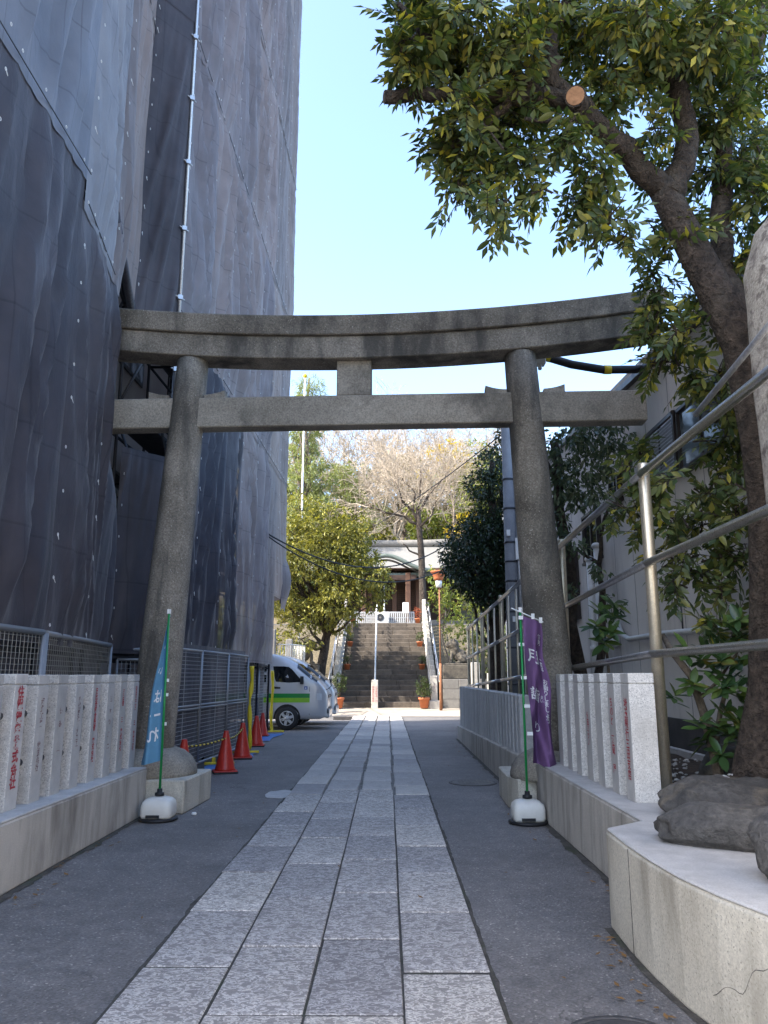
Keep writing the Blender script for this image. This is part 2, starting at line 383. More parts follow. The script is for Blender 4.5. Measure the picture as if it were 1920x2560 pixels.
M['parapet'] = surf('parapet_stone', (0.42, 0.39, 0.34), (0.55, 0.51, 0.45), 5, .85, 40, .2, .4, tint=.12)
M['shrine_wood'] = plain('dark_shrine_wood', (0.055, 0.028, 0.018), .7, var=.3)
M['shrine_post'] = plain('brown_shrine_post', (0.10, 0.045, 0.024), .65, var=.3)
M['copper'] = plain('copper_roof_pale', (0.24, 0.23, 0.21), .55, .1, var=.2)
M['verdigris'] = plain('verdigris_trim', (0.13, 0.16, 0.14), .7)
M['van_paint'] = plain('silver_van_paint', (0.50, 0.50, 0.515), .34, .25, .5, .5, var=.02, rvar=.01)
M['van_dark'] = plain('van_trim', (0.012, 0.012, 0.013), .55)
M['green'] = plain('green_stripe', (0.0, 0.23, 0.035), .35)
M['lime'] = plain('lime_stripe', (0.24, 0.52, 0.02), .35)
M['blue'] = plain('blue_sign', (0.015, 0.07, 0.36), .4)
M['chrome'] = plain('bright_metal', (0.68, 0.69, 0.7), .25, .9)
M['lens'] = glass('lamp_lens', (0.62, 0.63, 0.63), .1)
M['hub'] = plain('wheel_cover', (0.55, 0.56, 0.57), .3, .5)
M['pole_concrete'] = surf('utility_pole', (0.17, 0.18, 0.2), (0.24, 0.25, 0.265), 3, .8, 50, .15, .2, tint=0)
M['statue'] = surf('dark_statue_stone', (0.07, 0.06, 0.05), (0.15, 0.13, 0.1), 6, .95, 40, .4, .8)
M['grey_block'] = surf('grey_blocks', (0.16, 0.15, 0.14), (0.24, 0.225, 0.2), 4, .9, 50, .25, .4)
M['cast_iron'] = surf('cast_iron', (0.07, 0.065, 0.062), (0.13, 0.12, 0.115), 12, .6, 60, .4, .5, .004, metal=.3)
M['purple_cloth'] = plain('purple_cloth', (0.17, 0.09, 0.2), .8, 0, .15)
M['blue_cloth'] = plain('blue_cloth', (0.12, 0.28, 0.42), .8, 0, .15)
M['white_print'] = plain('white_print', (0.75, 0.75, 0.76), .8, 0, .1)
# scaffold netting: woven dark mesh that lets part of the view through
def netmat(name, a, b, see, folds=True):
    m, nt, out = nodes(name)
    p = N(nt, 'ShaderNodeBsdfPrincipled'); p.inputs['Roughness'].default_value = 0.55; p.inputs['Specular IOR Level'].default_value = 0.4
    v = coords(nt); f = ntex(nt, v, 1.1, 5, .6)
    c = ramp(nt, f, [(.3, a), (.7, b)])
    oi = N(nt, 'ShaderNodeObjectInfo')
    c = mixc(nt, 1.0, c, ramp(nt, oi.outputs['Random'], [(0, (0.82, 0.84, 0.9)), (1, (1.22, 1.14, 1.08))]), 'MULTIPLY')
    tcx = N(nt, 'ShaderNodeTexCoord'); sx = N(nt, 'ShaderNodeSeparateXYZ'); L(nt, tcx.outputs['Object'], sx.inputs[0])
    for ax_, pit in ((1, .46), (2, .92)):        # woven reinforcing lines and fold creases, drawn as darker colour
        mm = N(nt, 'ShaderNodeMath', operation='DIVIDE', i_1=pit); L(nt, sx.outputs[ax_], mm.inputs[0])
        ff = N(nt, 'ShaderNodeMath', operation='FRACT'); L(nt, mm.outputs[0], ff.inputs[0])
        c = mixc(nt, 1.0, c, ramp(nt, ff.outputs[0], [(0, (.74, .74, .76)), (.018, (.74, .74, .76)), (.03, (1, 1, 1)), (1, (1, 1, 1))]), 'MULTIPLY')
    L(nt, c, p.inputs['Base Color'])
    p.inputs['Sheen Weight'].default_value = 0.25; p.inputs['Sheen Roughness'].default_value = .4
    va = coords(nt, True, (1, 1, .4)); w = ntex(nt, va, 5.5, 4, .6, .9)
    vb = coords(nt, False); w2 = ntex(nt, vb, 420, 1, .5)
    nb = bump(nt, w, .3, .05, None); bump(nt, w2, .25, .002, p, nb)
    tl = N(nt, 'ShaderNodeBsdfTranslucent'); L(nt, c, tl.inputs[0])
    m1 = N(nt, 'ShaderNodeMixShader'); m1.inputs[0].default_value = .3; L(nt, p.outputs[0], m1.inputs[1]); L(nt, tl.outputs[0], m1.inputs[2])
    tr = N(nt, 'ShaderNodeBsdfTransparent'); m2 = N(nt, 'ShaderNodeMixShader'); m2.inputs[0].default_value = see
    L(nt, m1.outputs[0], m2.inputs[1]); L(nt, tr.outputs[0], m2.inputs[2]); L(nt, m2.outputs[0], out.inputs[0])
    return m
M['net'] = netmat('scaffold_netting', (0.23, 0.2, 0.2), (0.36, 0.31, 0.305), .08)
M['net_blue'] = netmat('blue_grey_netting', (0.185, 0.2, 0.235), (0.29, 0.305, 0.34), .08)
M['net_brown'] = netmat('brownish_netting', (0.215, 0.18, 0.17), (0.3, 0.255, 0.24), .08)
M['net_beige'] = netmat('pale_netting', (0.24, 0.205, 0.19), (0.34, 0.29, 0.265), .06)
M['net_dark_shaded'] = netmat('dark_shaded_netting', (0.055, 0.054, 0.068), (0.1, 0.095, 0.112), .14)  # same netting with shade and the dim interior put into its colour
# foliage
M['leaf_big'] = leafmat('camphor_leaves', [(0, (0.045, 0.075, 0.03)), (.45, (0.095, 0.13, 0.042)), (.78, (0.165, 0.18, 0.055)), (.93, (0.28, 0.26, 0.06)), (1, (0.5, 0.43, 0.06))], .36, .42)
M['leaf_shrub'] = leafmat('broad_shrub_leaves', [(0, (0.035, 0.075, 0.03)), (.6, (0.075, 0.14, 0.04)), (.93, (0.13, 0.19, 0.05)), (1, (0.2, 0.15, 0.03))], .28, .25)
M['leaf_dark'] = leafmat('dark_evergreen_leaves', [(0, (0.012, 0.026, 0.016)), (.7, (0.03, 0.055, 0.028)), (1, (0.06, 0.085, 0.035))], .3, .25)
M['leaf_slender'] = leafmat('slender_tree_leaves', [(0, (0.06, 0.095, 0.06)), (.7, (0.12, 0.165, 0.1)), (1, (0.2, 0.235, 0.14))], .25, .3, (1.2, 1.2, .7), .6)
M['leaf_olive'] = leafmat('olive_leaves', [(0, (0.075, 0.085, 0.024)), (.5, (0.19, 0.195, 0.045)), (1, (0.38, 0.34, 0.07))], .5, .35)
M['leaf_lime'] = leafmat('fresh_leaves', [(0, (0.1, 0.14, 0.035)), (.6, (0.22, 0.27, 0.06)), (1, (0.38, 0.37, 0.09))], .5, .4)
M['leaf_pine'] = leafmat('pine_needles', [(0, (0.12, 0.155, 0.06)), (.6, (0.25, 0.29, 0.11)), (1, (0.36, 0.38, 0.15))], .6, .3)
M['leaf_pot'] = leafmat('potted_foliage', [(0, (0.03, 0.055, 0.02)), (.7, (0.08, 0.11, 0.035)), (1, (0.14, 0.16, 0.05))], .5, .3)
M['leaf_yellow'] = leafmat('yellow_blossom', [(0, (0.4, 0.3, 0.02)), (1, (0.6, 0.46, 0.04))], .5, .4)
M['leaf_red'] = leafmat('red_leaves', [(0, (0.28, 0.05, 0.02)), (1, (0.4, 0.14, 0.05))], .5, .3, (1.2, .8, .5))
# ================================================================== ground, path, forecourt
g = MB(); g.grid(lambda u, v: (-400 + 800 * u, -150 + 900 * v, 0), 8, 8, False)
tag(g.build('ground', M['asphalt']), kind='structure')
PX0, PX1 = -1.27, 0.52
bed = MB(); bed.b2((PX0 - .005, -2, -.05), (PX1 + .005, 30.15, .004))
path = bed.build('stone_path', M['mortar'])
nb = MB(); nb.b2((PX0 - .004, -2, -.05), (PX1 + .004, 10.25, .0165)); tag(path, kind='structure'); ORG[path] = Vector((0, 0, 0)); nb.build('joint_bed', M['joint_dark'], path)
joints = {0: [2.5, 3.45, 4.40, 5.37, 6.36, 7.3, 8.25, 9.05, 9.6, 10.3, 11.3, 12.0],
          1: [2.9, 3.82, 4.70, 5.66, 6.64, 7.65, 8.64, 9.7, 10.75, 11.69, 12.6, 13.3],
          2: [2.8, 3.82, 4.83, 5.79, 6.79, 7.75, 8.74, 9.8, 10.75, 11.6, 12.72, 13.4],
          3: [2.4, 3.4, 4.33, 5.34, 6.34, 7.3, 8.25, 9.3, 10.3, 11.1, 11.91, 12.6, 13.53]}
cw = (PX1 - PX0) / 4
for c in range(4):
    js = list(joints[c])
    while js[-1] < 29.3: js.append(js[-1] + random.choice([.62, .78, .9, 1.05, 1.2]))
    js[-1] = 30.1 + random.uniform(-.03, .03)
    for k in range(len(js) - 1):
        y0, y1 = js[k], js[k + 1]; far = y0 > 10.2
        gp = .02 if far else .006
        ge = .009 if far else .009
        x0 = PX0 + c * cw + (gp if c else 0); x1 = PX0 + (c + 1) * cw - (gp if c < 3 else 0)
        j = lambda a: random.uniform(-a, a)
        a = .014 if far else .003
        oy = .02 if (c == 3 and abs(y1 - 4.33) < .01) else ge
        zt = .024 + random.uniform(-.003, .004) + (.006 if far else 0)
        P = [(x0 + (j(a) if c else j(.012)), y0 + ge), (x1 + j(a), y0 + ge + j(a * .6)), (x1 + j(a), y1 - oy + j(a * .6)), (x0 + j(a), y1 - oy)]
        s = MB(); s.extr(P, -.06, zt)
        t0, t1 = j(.0025), j(.0025)
        s.v = s.v[:4] + [(x, y, z + (t0 if i < 2 else t1)) for i, (x, y, z) in enumerate(s.v[4:])]
        s.build('paving_slab', M['slab_far'] if far else M['slab'], path, bevel=.009 if far else .005, loc=((x0 + x1) / 2, (y0 + y1) / 2, 0))
# dropped cement beside the path
sp = MB(); pts = []
for k in range(26):
    a = 2 * math.pi * k / 26; r = 1 + .3 * noise.noise((math.cos(a) * 1.6, math.sin(a) * 1.6, 3.3))
    pts.append((-1.40 + .2 * r * math.cos(a), 10.5 + .34 * r * math.sin(a)))
sp.extr(pts, .001, .007)
tag(sp.build('cement_patch', M['cement'], bevel=.002), 'pale spilled cement patch beside the stone path', 'patch')
# forecourt at the foot of the stairs, rising gently
fc = MB()
def fcz(y): return .008 if y < 30.15 else (.008 + .2 * min(1, (y - 30.15) / 2.7))
ys = [29.95, 30.15, 30.8, 31.5, 32.2, 32.85, 34, 42]
fc.add([(x, y, fcz(y)) for y in ys for x in (-14, -2, 2, 16)], [(i * 4 + k, i * 4 + k + 1, i * 4 + k + 5, i * 4 + k + 4) for i in range(len(ys) - 1) for k in range(3)], True)
tag(fc.build('forecourt', M['plaza']), kind='structure')
# manhole covers
def manhole(x, y, r, label, m='cast_iron'):
    t = thing('manhole_cover', (x, y, 0), label, 'manhole cover')
    a = MB(); a.lathe((x, y, 0), [(r + .045, .001), (r + .045, .009), (r + .005, .012), (r + .005, .002)], 40); a.build('rim', M['cast_iron'], t)
    b = MB(); b.lathe((x, y, 0), [(r, .002), (r, .012), (r - .02, .014), (0.001, .015)], 40)
    for i in range(-5, 6):
        for k in range(-5, 6):
            if math.hypot(i, k) * .11 * r / .3 < r * 1.75 and (i + k) % 2 == 0 and math.hypot(i, k) < 5.2:
                b.box((x + i * r * .16, y + k * r * .16, .016), (r * .12, r * .05, .006), rz=(.785 if (i - k) % 4 else -.785))
    b.build('lid', M[m], t)
manhole(.99, 3.6, .21, 'dark cast iron manhole cover in the asphalt at the bottom edge of the photo')
manhole(1.22, 11.6, .3, 'pale round manhole cover beside the right torii footing', 'grey_block')

# ================================================================== lettering
def text_mesh(body, size, mat, space=0.92, offset=0.0):
    cu = bpy.data.curves.new('lettering', 'FONT'); cu.body = body; cu.size = size
    cu.align_x = 'CENTER'; cu.align_y = 'CENTER'; cu.space_line = space; cu.offset = offset
    cu.resolution_u = 3
    ob = bpy.data.objects.new('lettering_tmp', cu); COL.objects.link(ob)
    dg = bpy.context.evaluated_depsgraph_get(); dg.update()
    me = bpy.data.meshes.new_from_object(ob.evaluated_get(dg)); me.name = 'lettering'
    bpy.data.objects.remove(ob); bpy.data.curves.remove(cu)
    me.materials.clear(); me.materials.append(mat)
    return me
AX = {'+x': Matrix(((0, 0, 1), (1, 0, 0), (0, 1, 0))), '-x': Matrix(((0, 0, -1), (-1, 0, 0), (0, 1, 0))), '-y': Matrix(((1, 0, 0), (0, 0, -1), (0, 1, 0)))}
def put_text(body, size, mat, face, loc, parent, name='lettering', space=0.92, offset=0.0, stretch=1.0):
    me = text_mesh('\n'.join(body), size, mat, space, offset)
    me.transform(AX[face].to_4x4() @ Matrix.Diagonal((stretch, 1, 1, 1)))
    o = link(name, me, None, parent, Vector(loc) - ORG.get(parent, Vector((0, 0, 0))))
    return o

# ================================================================== stone fences along the approach
def post_mesh(name, w, h, mat_face, mat_side, side):
    """square post with a groove under the cap; the face to the path is smoother"""
    m = MB()
    m.b2((-w / 2, -w / 2, 0), (w / 2, w / 2, h - .085))
    m.b2((-w / 2 + .006, -w / 2 + .006, h - .085), (w / 2 - .006, w / 2 - .006, h - .077))
    m.b2((-w / 2, -w / 2, h - .077), (w / 2, w / 2, h))
    me = m.mesh(name, mat_side, bevel=.007, seg=1)
    me.materials.append(mat_face)
    for p in me.polygons:
        if p.normal.x * side > .9: p.material_index = 1
    return me
LF = thing('stone_fence', (-2.9, 6.2, 0), 'low concrete wall with granite name posts left of the path', 'fence')
w = MB(); w.extr([(-3.3, -1.5), (-2.69, -1.5), (-2.69, 9.0), (-3.3, 9.0)], 0, .485)
w.build('concrete_base', M['concrete'], LF, bevel=.012)
w = MB(); w.b2((-3.31, -1.5, .485), (-2.695, 8.99, .505)); w.build('coping', M['concrete_top'], LF, bevel=.006)
pm_l = post_mesh('stone_post', .2, 1.01, M['granite_face'], M['granite'], 1)
ltxt = {6.05: ('住電電業株式会社', .098, 'red_ink'), 6.45: ('河野工業  株式会社', .062, 'dark_ink'), 6.85: ('仏 砂   一', .06, 'dark_ink'),
        7.25: ('株式会社 大工工  ', .06, 'dark_ink'), 7.65: ('日比谷綜合設備 株式会社', .062, 'red_ink'), 8.05: ('三 大 秋 三 二', .062, 'dark_ink'),
        8.45: ('三田豊  三 株式会社', .062, 'red_ink'), 8.85: ('◎日三工三  三 株式会社', .058, 'red_ink')}
for k in range(-13, 8):
    y = 6.05 + .4 * k
    if y < 2: continue
    p = link('stone_post', pm_l, None, LF, Vector((-2.96 + random.uniform(-.004, .004), y + .1 + random.uniform(-.008, .008), .505 - random.uniform(0, .008))) - ORG[LF], (0, 0, random.uniform(-.012, .012))); ORG[p] = Vector((-2.96, y + .1, .505))
    for yy, (s, z, c) in ltxt.items():
        if abs(y - yy) < .01:
            put_text(s, z, M[c], '+x', (-2.8575, y + .1, .505 + .53), p, offset=.002 if z < .09 else .004, space=.98 if z > .09 else .94)
for zz in (.82, 1.2):
    r = MB(); r.cyl((-2.96, 1.5, zz), (-2.96, 9.03, zz), .03, n=10); r.build('rail', M['dark_pipe'], LF)

RF = thing('stone_fence', (2.0, 8, 0), 'low concrete wall with granite name posts right of the path, ending at the planter', 'fence')
w = MB(); w.extr([(1.672, 5.3), (2.4, 5.3), (2.4, 9.0), (1.65, 9.0)], 0, .55); w.build('concrete_base', M['concrete'], RF, bevel=.012)
w = MB(); w.extr([(1.677, 5.3), (2.4, 5.3), (2.4, 8.99), (1.656, 8.99)], .55, .568); w.build('coping', M['concrete_top'], RF, bevel=.006)
pm_r = post_mesh('stone_post', .2, .955, M['granite_face'], M['granite'], -1)
rtxt = {0: ('埼玉銀行三田支店', .083), 1: ('ちのと 酒蔵 屋', .083), 3: ('竹田ミツノ', .066)}
for k in range(7):
    y = 6.11 + .4 * k
    p = link('stone_post', pm_r, None, RF, Vector((1.96 + random.uniform(-.004, .004), y + .1 + random.uniform(-.008, .008), .568 - random.uniform(0, .008))) - ORG[RF], (0, 0, random.uniform(-.012, .012))); ORG[p] = Vector((1.96, y + .1, .568))
    if k in rtxt: put_text(rtxt[k][0], rtxt[k][1], M['red_ink'], '-x', (1.8575, y + .1, 1.02), p, offset=.002)
for zz in (.86, 1.2):
    r = MB(); r.cyl((1.96, 6.15, zz), (1.96, 9.0, zz), .03, n=10); r.build('rail', M['dark_pipe'], RF)
FF = thing('stone_fence', (1.9, 15, 0), 'lower run of plain grey stone posts beyond the right torii column', 'fence')
w = MB(); w.add([(1.66, 10.3, -.02), (2.1, 10.3, -.02), (2.1, 19.5, -.02), (1.70, 19.5, -.02), (1.66, 10.3, .51), (2.1, 10.3, .51), (2.1, 19.5, .32), (1.70, 19.5, .32)],
               [(0, 3, 2, 1), (4, 5, 6, 7), (0, 1, 5, 4), (1, 2, 6, 5), (2, 3, 7, 6), (3, 0, 4, 7)]); w.build('concrete_base', M['concrete'], FF, bevel=.012)
pm_f = MB().box((0, 0, .5), (.19, .19, 1.0)).mesh('stone_post', M['granite_far'], bevel=.012)
for k in range(29):
    y = 10.45 + k * .312; zb = .51 - (y - 10.3) * .0207
    p = link('stone_post', pm_f, None, FF, Vector((1.66 + .0043 * (y - 10.3) + .15, y, zb - .03)) - ORG[FF], scale=(1, 1, 1.25 - zb + .03))

# ================================================================== planter in the right foreground
PL = thing('planter_wall', (1.5, 4.6, 0), 'curved pale concrete planter wall in the right foreground', 'planter')
edge = [(1.72, 5.42), (1.36, 5.12), (1.345, 4.7), (1.35, 4.3), (1.375, 3.95), (1.43, 3.65), (1.52, 3.35), (1.66, 3.0), (1.86, 2.6), (2.1, 2.2)]
poly = edge + [(3.55, 2.2), (3.55, 5.42)]
w = MB(); w.extr(poly, 0, .552); w.build('concrete_wall', M['concrete_pale'], PL, bevel=.014, seg=2)
poly2 = [(1.725, 5.415)] + [(x + .008, y - .004) for x, y in edge[1:]] + [(3.54, 2.2), (3.54, 5.415)]
w = MB(); w.extr(poly2, .552, .572); w.build('coping', M['concrete_top'], PL, bevel=.008)
w = MB(); w.tube([(1.3455, 4.62, .0), (1.3455, 4.62, .55)], .0025, 4); w.build('wall_joint', M['foundation'], PL)
# crack running across the planter face
cr = MB(); pts = []
zz = .30
for i in range(18):
    t = i / 17; y = 3.72 - .36 * t
    x = 1.43 + (3.65 - y) * .3 if y < 3.65 else 1.43 - (y - 3.65) * .183
    pts.append((x - .001, y, .14 + .24 * t + .02 * noise.noise((t * 6, 1, 2)) - .05 * math.exp(-((t - .5) / .12) ** 2)))
cr.tube(pts, [.0012 + .0005 * math.sin(i) for i in range(18)], 4); cr.build('crack', M['foundation'], PL)
# earth and gravel behind the wall
s = MB()
def soilz(x, y):
    d = math.hypot(x - 2.9, y - 6.1)
    return .50 + .18 * math.exp(-(d / .75) ** 2) + .02 * noise.noise((x * 3, y * 3, 0))
s.grid(lambda u, v: (2.3 + 1.35 * u, 4.4 + 5.4 * v, soilz(2.3 + 1.35 * u, 4.4 + 5.4 * v) + .09), 16, 48)
tag(s.build('planting_bed', M['soil']), kind='structure')
s = MB(); s.grid(lambda u, v: (2.2 + 1.5 * u, 9.7 + 15 * v, .5), 4, 10)
tag(s.build('side_passage', M['gravel']), kind='structure')
# pebbles and chips scattered on the soil
pb = MB()
for i in range(420):
    x, y = random.uniform(2.3, 3.5), random.uniform(4.6, 9.2)
    r = random.uniform(.008, .03)
    pb.ell((x, y, soilz(x, y) + .095), (r, r * random.uniform(.6, 1.3), r * .5), 5, 4, Matrix.Rotation(random.random() * 6, 3, 'Z'), False)
tag(pb.build('pebbles', M['concrete_top']), 'pale pebbles and wood chips on the soil round the tree', 'pebbles', kind='stuff')
kb = MB(); kb.b2((3.40, 6.0, .45), (3.47, 16, .66)); tag(kb.build('garden_kerb', M['concrete_top'], bevel=.008), 'thin pale kerb strip at the foot of the beige house wall', 'kerb')
def rock(c, r, seed, label, rz=0, flat=1.0, sharp=.13):
    m = MB(); rot = Matrix.Rotation(rz, 3, 'Z')
    n, k = 72, 44; q_ = random.Random(int(seed * 97)); planes = []
    for i in range(15):
        a_ = Vector((q_.gauss(0, 1), q_.gauss(0, 1), q_.gauss(0, .8))).normalized(); planes.append((a_, q_.uniform(.72, .98)))
    def disp(d):
        q = Vector(d) * 1.1 + Vector((seed * 3.1, seed * 1.7, 0))
        s = 1 + sharp * noise.noise(q) + .12 * noise.noise(q * 2.3) + .04 * noise.noise(q * 6)
        return s
    def fn(u, v):
        t = math.pi * v; a = 2 * math.pi * u
        d = (math.sin(t) * math.cos(a), math.sin(t) * math.sin(a), math.cos(t))
        d = tuple(math.copysign(abs(x) ** .72, x) for x in d)
        s = disp(d); D_ = Vector(d) * s
        for a_, h_ in planes:
            e_ = D_.dot(a_) - h_
            if e_ > 0: D_ -= a_ * e_ * .6
        D_ *= 1 + .03 * noise.noise(Vector(d) * 7 + Vector((seed, 0, 0))) + .014 * noise.noise(Vector(d) * 18)
        d = tuple(D_); s = 1.08
        return tuple(Vector(c) + rot @ Vector((d[0] * r[0] * s, d[1] * r[1] * s, d[2] * r[2] * s * (flat if d[2] > 0 else 1))))
    m.grid(fn, n, k)
    me = m.mesh('garden_rock', M['rock'], c)
    bm = bmesh.new(); bm.from_mesh(me); bmesh.ops.remove_doubles(bm, verts=bm.verts, dist=.002); bmesh.ops.recalc_face_normals(bm, faces=bm.faces); bm.to_mesh(me); bm.free()
    o = link('garden_rock', me, None, None, c); return tag(o, label, 'rock', 'rocks edging the planter')
rock((2.38, 5.6, .60), (.44, .34, .20), 1.3, 'rounded dark rock beside the nearest granite post of the planter', .3)
rock((1.98, 4.62, .655), (.40, .22, .13), 2.1, 'long low dark rock lying on the planter edge', -.38)
rock((2.05, 3.78, .70), (.30, .34, .24), 3.4, 'largest dark rock at the right edge of the photo, nearest the camera', .2)
rock((2.42, 4.55, .80), (.22, .2, .26), 4.2, 'upright dark rock behind the largest one at the right edge', .5)
rock((3.05, 7.1, .66), (.34, .3, .22), 5.7, 'half hidden dark rock behind the tree foot by the house wall', .9)

# ================================================================== torii
TO = thing('stone_torii', (-.43, 9.5, 0), 'large weathered grey stone torii gate spanning the path', 'torii gate', rz=R(-2.6))
ORG[TO] = Vector((0, 0, 0))
def arc(u): return .0178 * u * u
def beam(sec, u0, u1, n=44):
    m = MB(); k = len(sec); vs = []
    for i in range(n + 1):
        u = u0 + (u1 - u0) * i / n
        vs += [(u, y, z + arc(u)) for y, z in sec]
    fs = [(i * k + a, i * k + (a + 1) % k, (i + 1) * k + (a + 1) % k, (i + 1) * k + a) for i in range(n) for a in range(k)]
    fs += [tuple(reversed(range(k))), tuple(n * k + a for a in range(k))]
    return m.add(vs, fs)
beam([(-.262, 5.822), (.262, 5.822), (.295, 6.075), (.2, 6.12), (0, 6.15), (-.2, 6.12), (-.295, 6.075)], -4.0, 4.02).build('top_lintel', M['torii'], TO, bevel=.012)
beam([(-.212, 5.515), (.212, 5.515), (.218, 5.819), (-.218, 5.819)], -3.9, 3.86).build('second_lintel', M['torii'], TO, bevel=.012)
nk = MB(); nk.b2((-4.05, -.12, 4.64), (3.71, .12, 5.045)); nk.build('tie_beam', M['torii_clean'], TO, bevel=.014)
st = MB(); st.b2((-.225, -.105, 5.047), (.225, .105, 5.53)); st.build('central_strut', M['torii_clean'], TO, bevel=.01)
for s in (-1, 1):
    m = MB(); n = 9; pts = []; rr = []
    for i in range(n):
        t = i / (n - 1); z = .3 + t * 5.29
        pts.append((s * (2.435 - .275 * t), 0, z)); rr.append(.272 - .07 * t ** 1.3)
    m.tube(pts, rr, 40)
    cl = m.build('column', M['torii'], TO)
    d = MB(); d.lathe((s * 2.43, 0, .35), [(.57, 0), (.57, .05), (.548, .13), (.50, .205), (.42, .27), (.32, .31), (.2, .325)], 40)
    d.build('dome_footing', M['torii_clean'], cl)
    for q in (-1, 1):
        x0 = s * 2.2 + q * .235; x1 = x0 + q * .27
        wd = MB(); xs = [x0 + (x1 - x0) * i / 6 for i in range(7)]
        top = [(x, 5.10 + .055 * (i / 6) ** 2) for i, x in enumerate(xs)]
        wd.extr([(x0, 5.048), (x1, 5.048)] + list(reversed(top)), -.085, .085, 'y'); wd.build('wedge', M['torii_clean'], TO, bevel=.006)
ql = lambda x, y: (x, y)
for s, P in ((-1, [(-3.4, 9.05), (-2.63, 9.02), (-2.27, 9.02), (-2.21, 10.11), (-3.4, 10.15)]), (1, [(2.62, 9.12), (1.80, 9.09), (1.47, 9.11), (1.40, 9.5), (1.43, 10.4), (2.62, 10.5)])):
    b = MB(); inv = (Matrix.Translation((-.43, 9.5, 0)) @ Matrix.Rotation(R(-2.6), 4, 'Z')).inverted()
    PP = [inv @ Vector((x, y, 0)) for x, y in P]
    b.extr([(p.x, p.y) for p in PP], 0, .36); b.build('base_block', M['concrete_pale'], TO, bevel=.015)

# grime gathered along the foot of the walls and the edges of the path
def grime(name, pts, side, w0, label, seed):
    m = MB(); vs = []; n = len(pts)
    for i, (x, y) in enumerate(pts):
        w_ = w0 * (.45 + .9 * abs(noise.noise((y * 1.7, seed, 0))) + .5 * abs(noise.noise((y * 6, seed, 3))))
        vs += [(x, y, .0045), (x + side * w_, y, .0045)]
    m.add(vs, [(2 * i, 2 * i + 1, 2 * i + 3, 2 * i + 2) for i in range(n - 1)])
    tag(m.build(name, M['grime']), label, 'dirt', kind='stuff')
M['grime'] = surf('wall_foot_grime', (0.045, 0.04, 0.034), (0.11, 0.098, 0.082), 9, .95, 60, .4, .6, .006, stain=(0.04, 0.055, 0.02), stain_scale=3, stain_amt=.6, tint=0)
def along(x0, y0, x1, y1, st=.06):
    k = int(abs(y1 - y0) / st) + 1; return [(x0 + (x1 - x0) * i / k, y0 + (y1 - y0) * i / k) for i in range(k + 1)]
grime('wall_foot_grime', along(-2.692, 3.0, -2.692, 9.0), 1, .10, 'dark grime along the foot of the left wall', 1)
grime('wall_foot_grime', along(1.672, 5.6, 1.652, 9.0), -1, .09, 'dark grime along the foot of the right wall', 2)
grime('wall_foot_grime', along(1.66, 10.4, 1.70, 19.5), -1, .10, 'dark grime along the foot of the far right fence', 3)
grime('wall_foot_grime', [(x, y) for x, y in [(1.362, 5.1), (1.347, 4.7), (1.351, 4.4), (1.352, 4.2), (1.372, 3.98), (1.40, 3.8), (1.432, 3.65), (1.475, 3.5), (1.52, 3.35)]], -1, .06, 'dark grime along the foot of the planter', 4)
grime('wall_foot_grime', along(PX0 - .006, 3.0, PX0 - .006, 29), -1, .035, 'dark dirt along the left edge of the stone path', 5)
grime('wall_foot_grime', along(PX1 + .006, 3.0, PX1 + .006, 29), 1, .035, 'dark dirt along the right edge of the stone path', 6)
# fallen leaves and grit
M['dead_leaf'] = plain('dead_leaf', (0.22, 0.12, 0.045), .8, 0, .2, var=.5, scale=4)
fl = MB()
for i in range(150):
    t_ = random.random()
    if t_ < .35: x, y = -2.66 + abs(random.gauss(0, .12)), random.uniform(4, 9)
    elif t_ < .75: x, y = 1.6 - abs(random.gauss(0, .14)), random.uniform(5.3, 18)
    elif t_ < .85: x, y = random.uniform(-2.5, 1.5), random.uniform(4, 14)
    else: x, y = 1.3 - abs(random.gauss(0, .1)), random.uniform(3.7, 5)
    a = random.uniform(0, 6.28); s_ = random.uniform(.012, .034); c_, d_ = math.cos(a) * s_, math.sin(a) * s_
    z = .012 + (.02 if PX0 < x < PX1 else 0)
    fl.add([(x - c_, y - d_, z), (x + d_ * .45, y - c_ * .45, z + .004), (x + c_, y + d_, z + random.uniform(0, .012)), (x - d_ * .45, y + c_ * .45, z + .003)], [(0, 1, 2, 3)])
tag(fl.build('fallen_leaves', M['dead_leaf'], recalc=False), 'small dead leaves scattered along the lane edges', 'leaves', kind='stuff')
# ================================================================== building under repair, scaffold and netting on the left
BL = thing('building', (-11, 5, 0), 'tall pinkish building hidden behind scaffold netting on the left', 'building')
b = MB(); b.b2((-9, 0, 0), (-4.55, 20.8, 31)); b.build('wall', M['site_wall'], BL)
b = MB(); b.b2((-8.5, 20.802, 4.4), (-4.7, 22.8, 31)); b.build('unseen_shadow_wing', M['site_wall'], BL)  # unseen wing, extent chosen for where its shadow should end
for i in range(6):
    for k, y in enumerate((7.4, 9.6, 12.2, 15.0, 17.6)):
        z = 3.6 + i * 3.1
        f = MB(); f.b2((-4.56, y, z), (-4.52, y + 1.2, z + 1.25)); f = f.build('window', M['brown_frame'], BL)
        q = MB(); q.b2((-4.53, y + .06, z + .06), (-4.515, y + 1.14, z + 1.19)); q.build('pane', M['dark_pane'], f)
SC = thing('scaffolding', (-3.5, 12, 0), 'tall scaffold wrapped in dark mesh sheets left of the torii', 'scaffolding')
TOP = 30.0
PA, PB, PC, PD, PE = (-3.32, -3.0), (-3.30, 7.45), (-3.78, 10.5), (-3.30, 11.1), (-3.08, 22.8)
def lerp2(a, b, t): return (a[0] + (b[0] - a[0]) * t, a[1] + (b[1] - a[1]) * t)
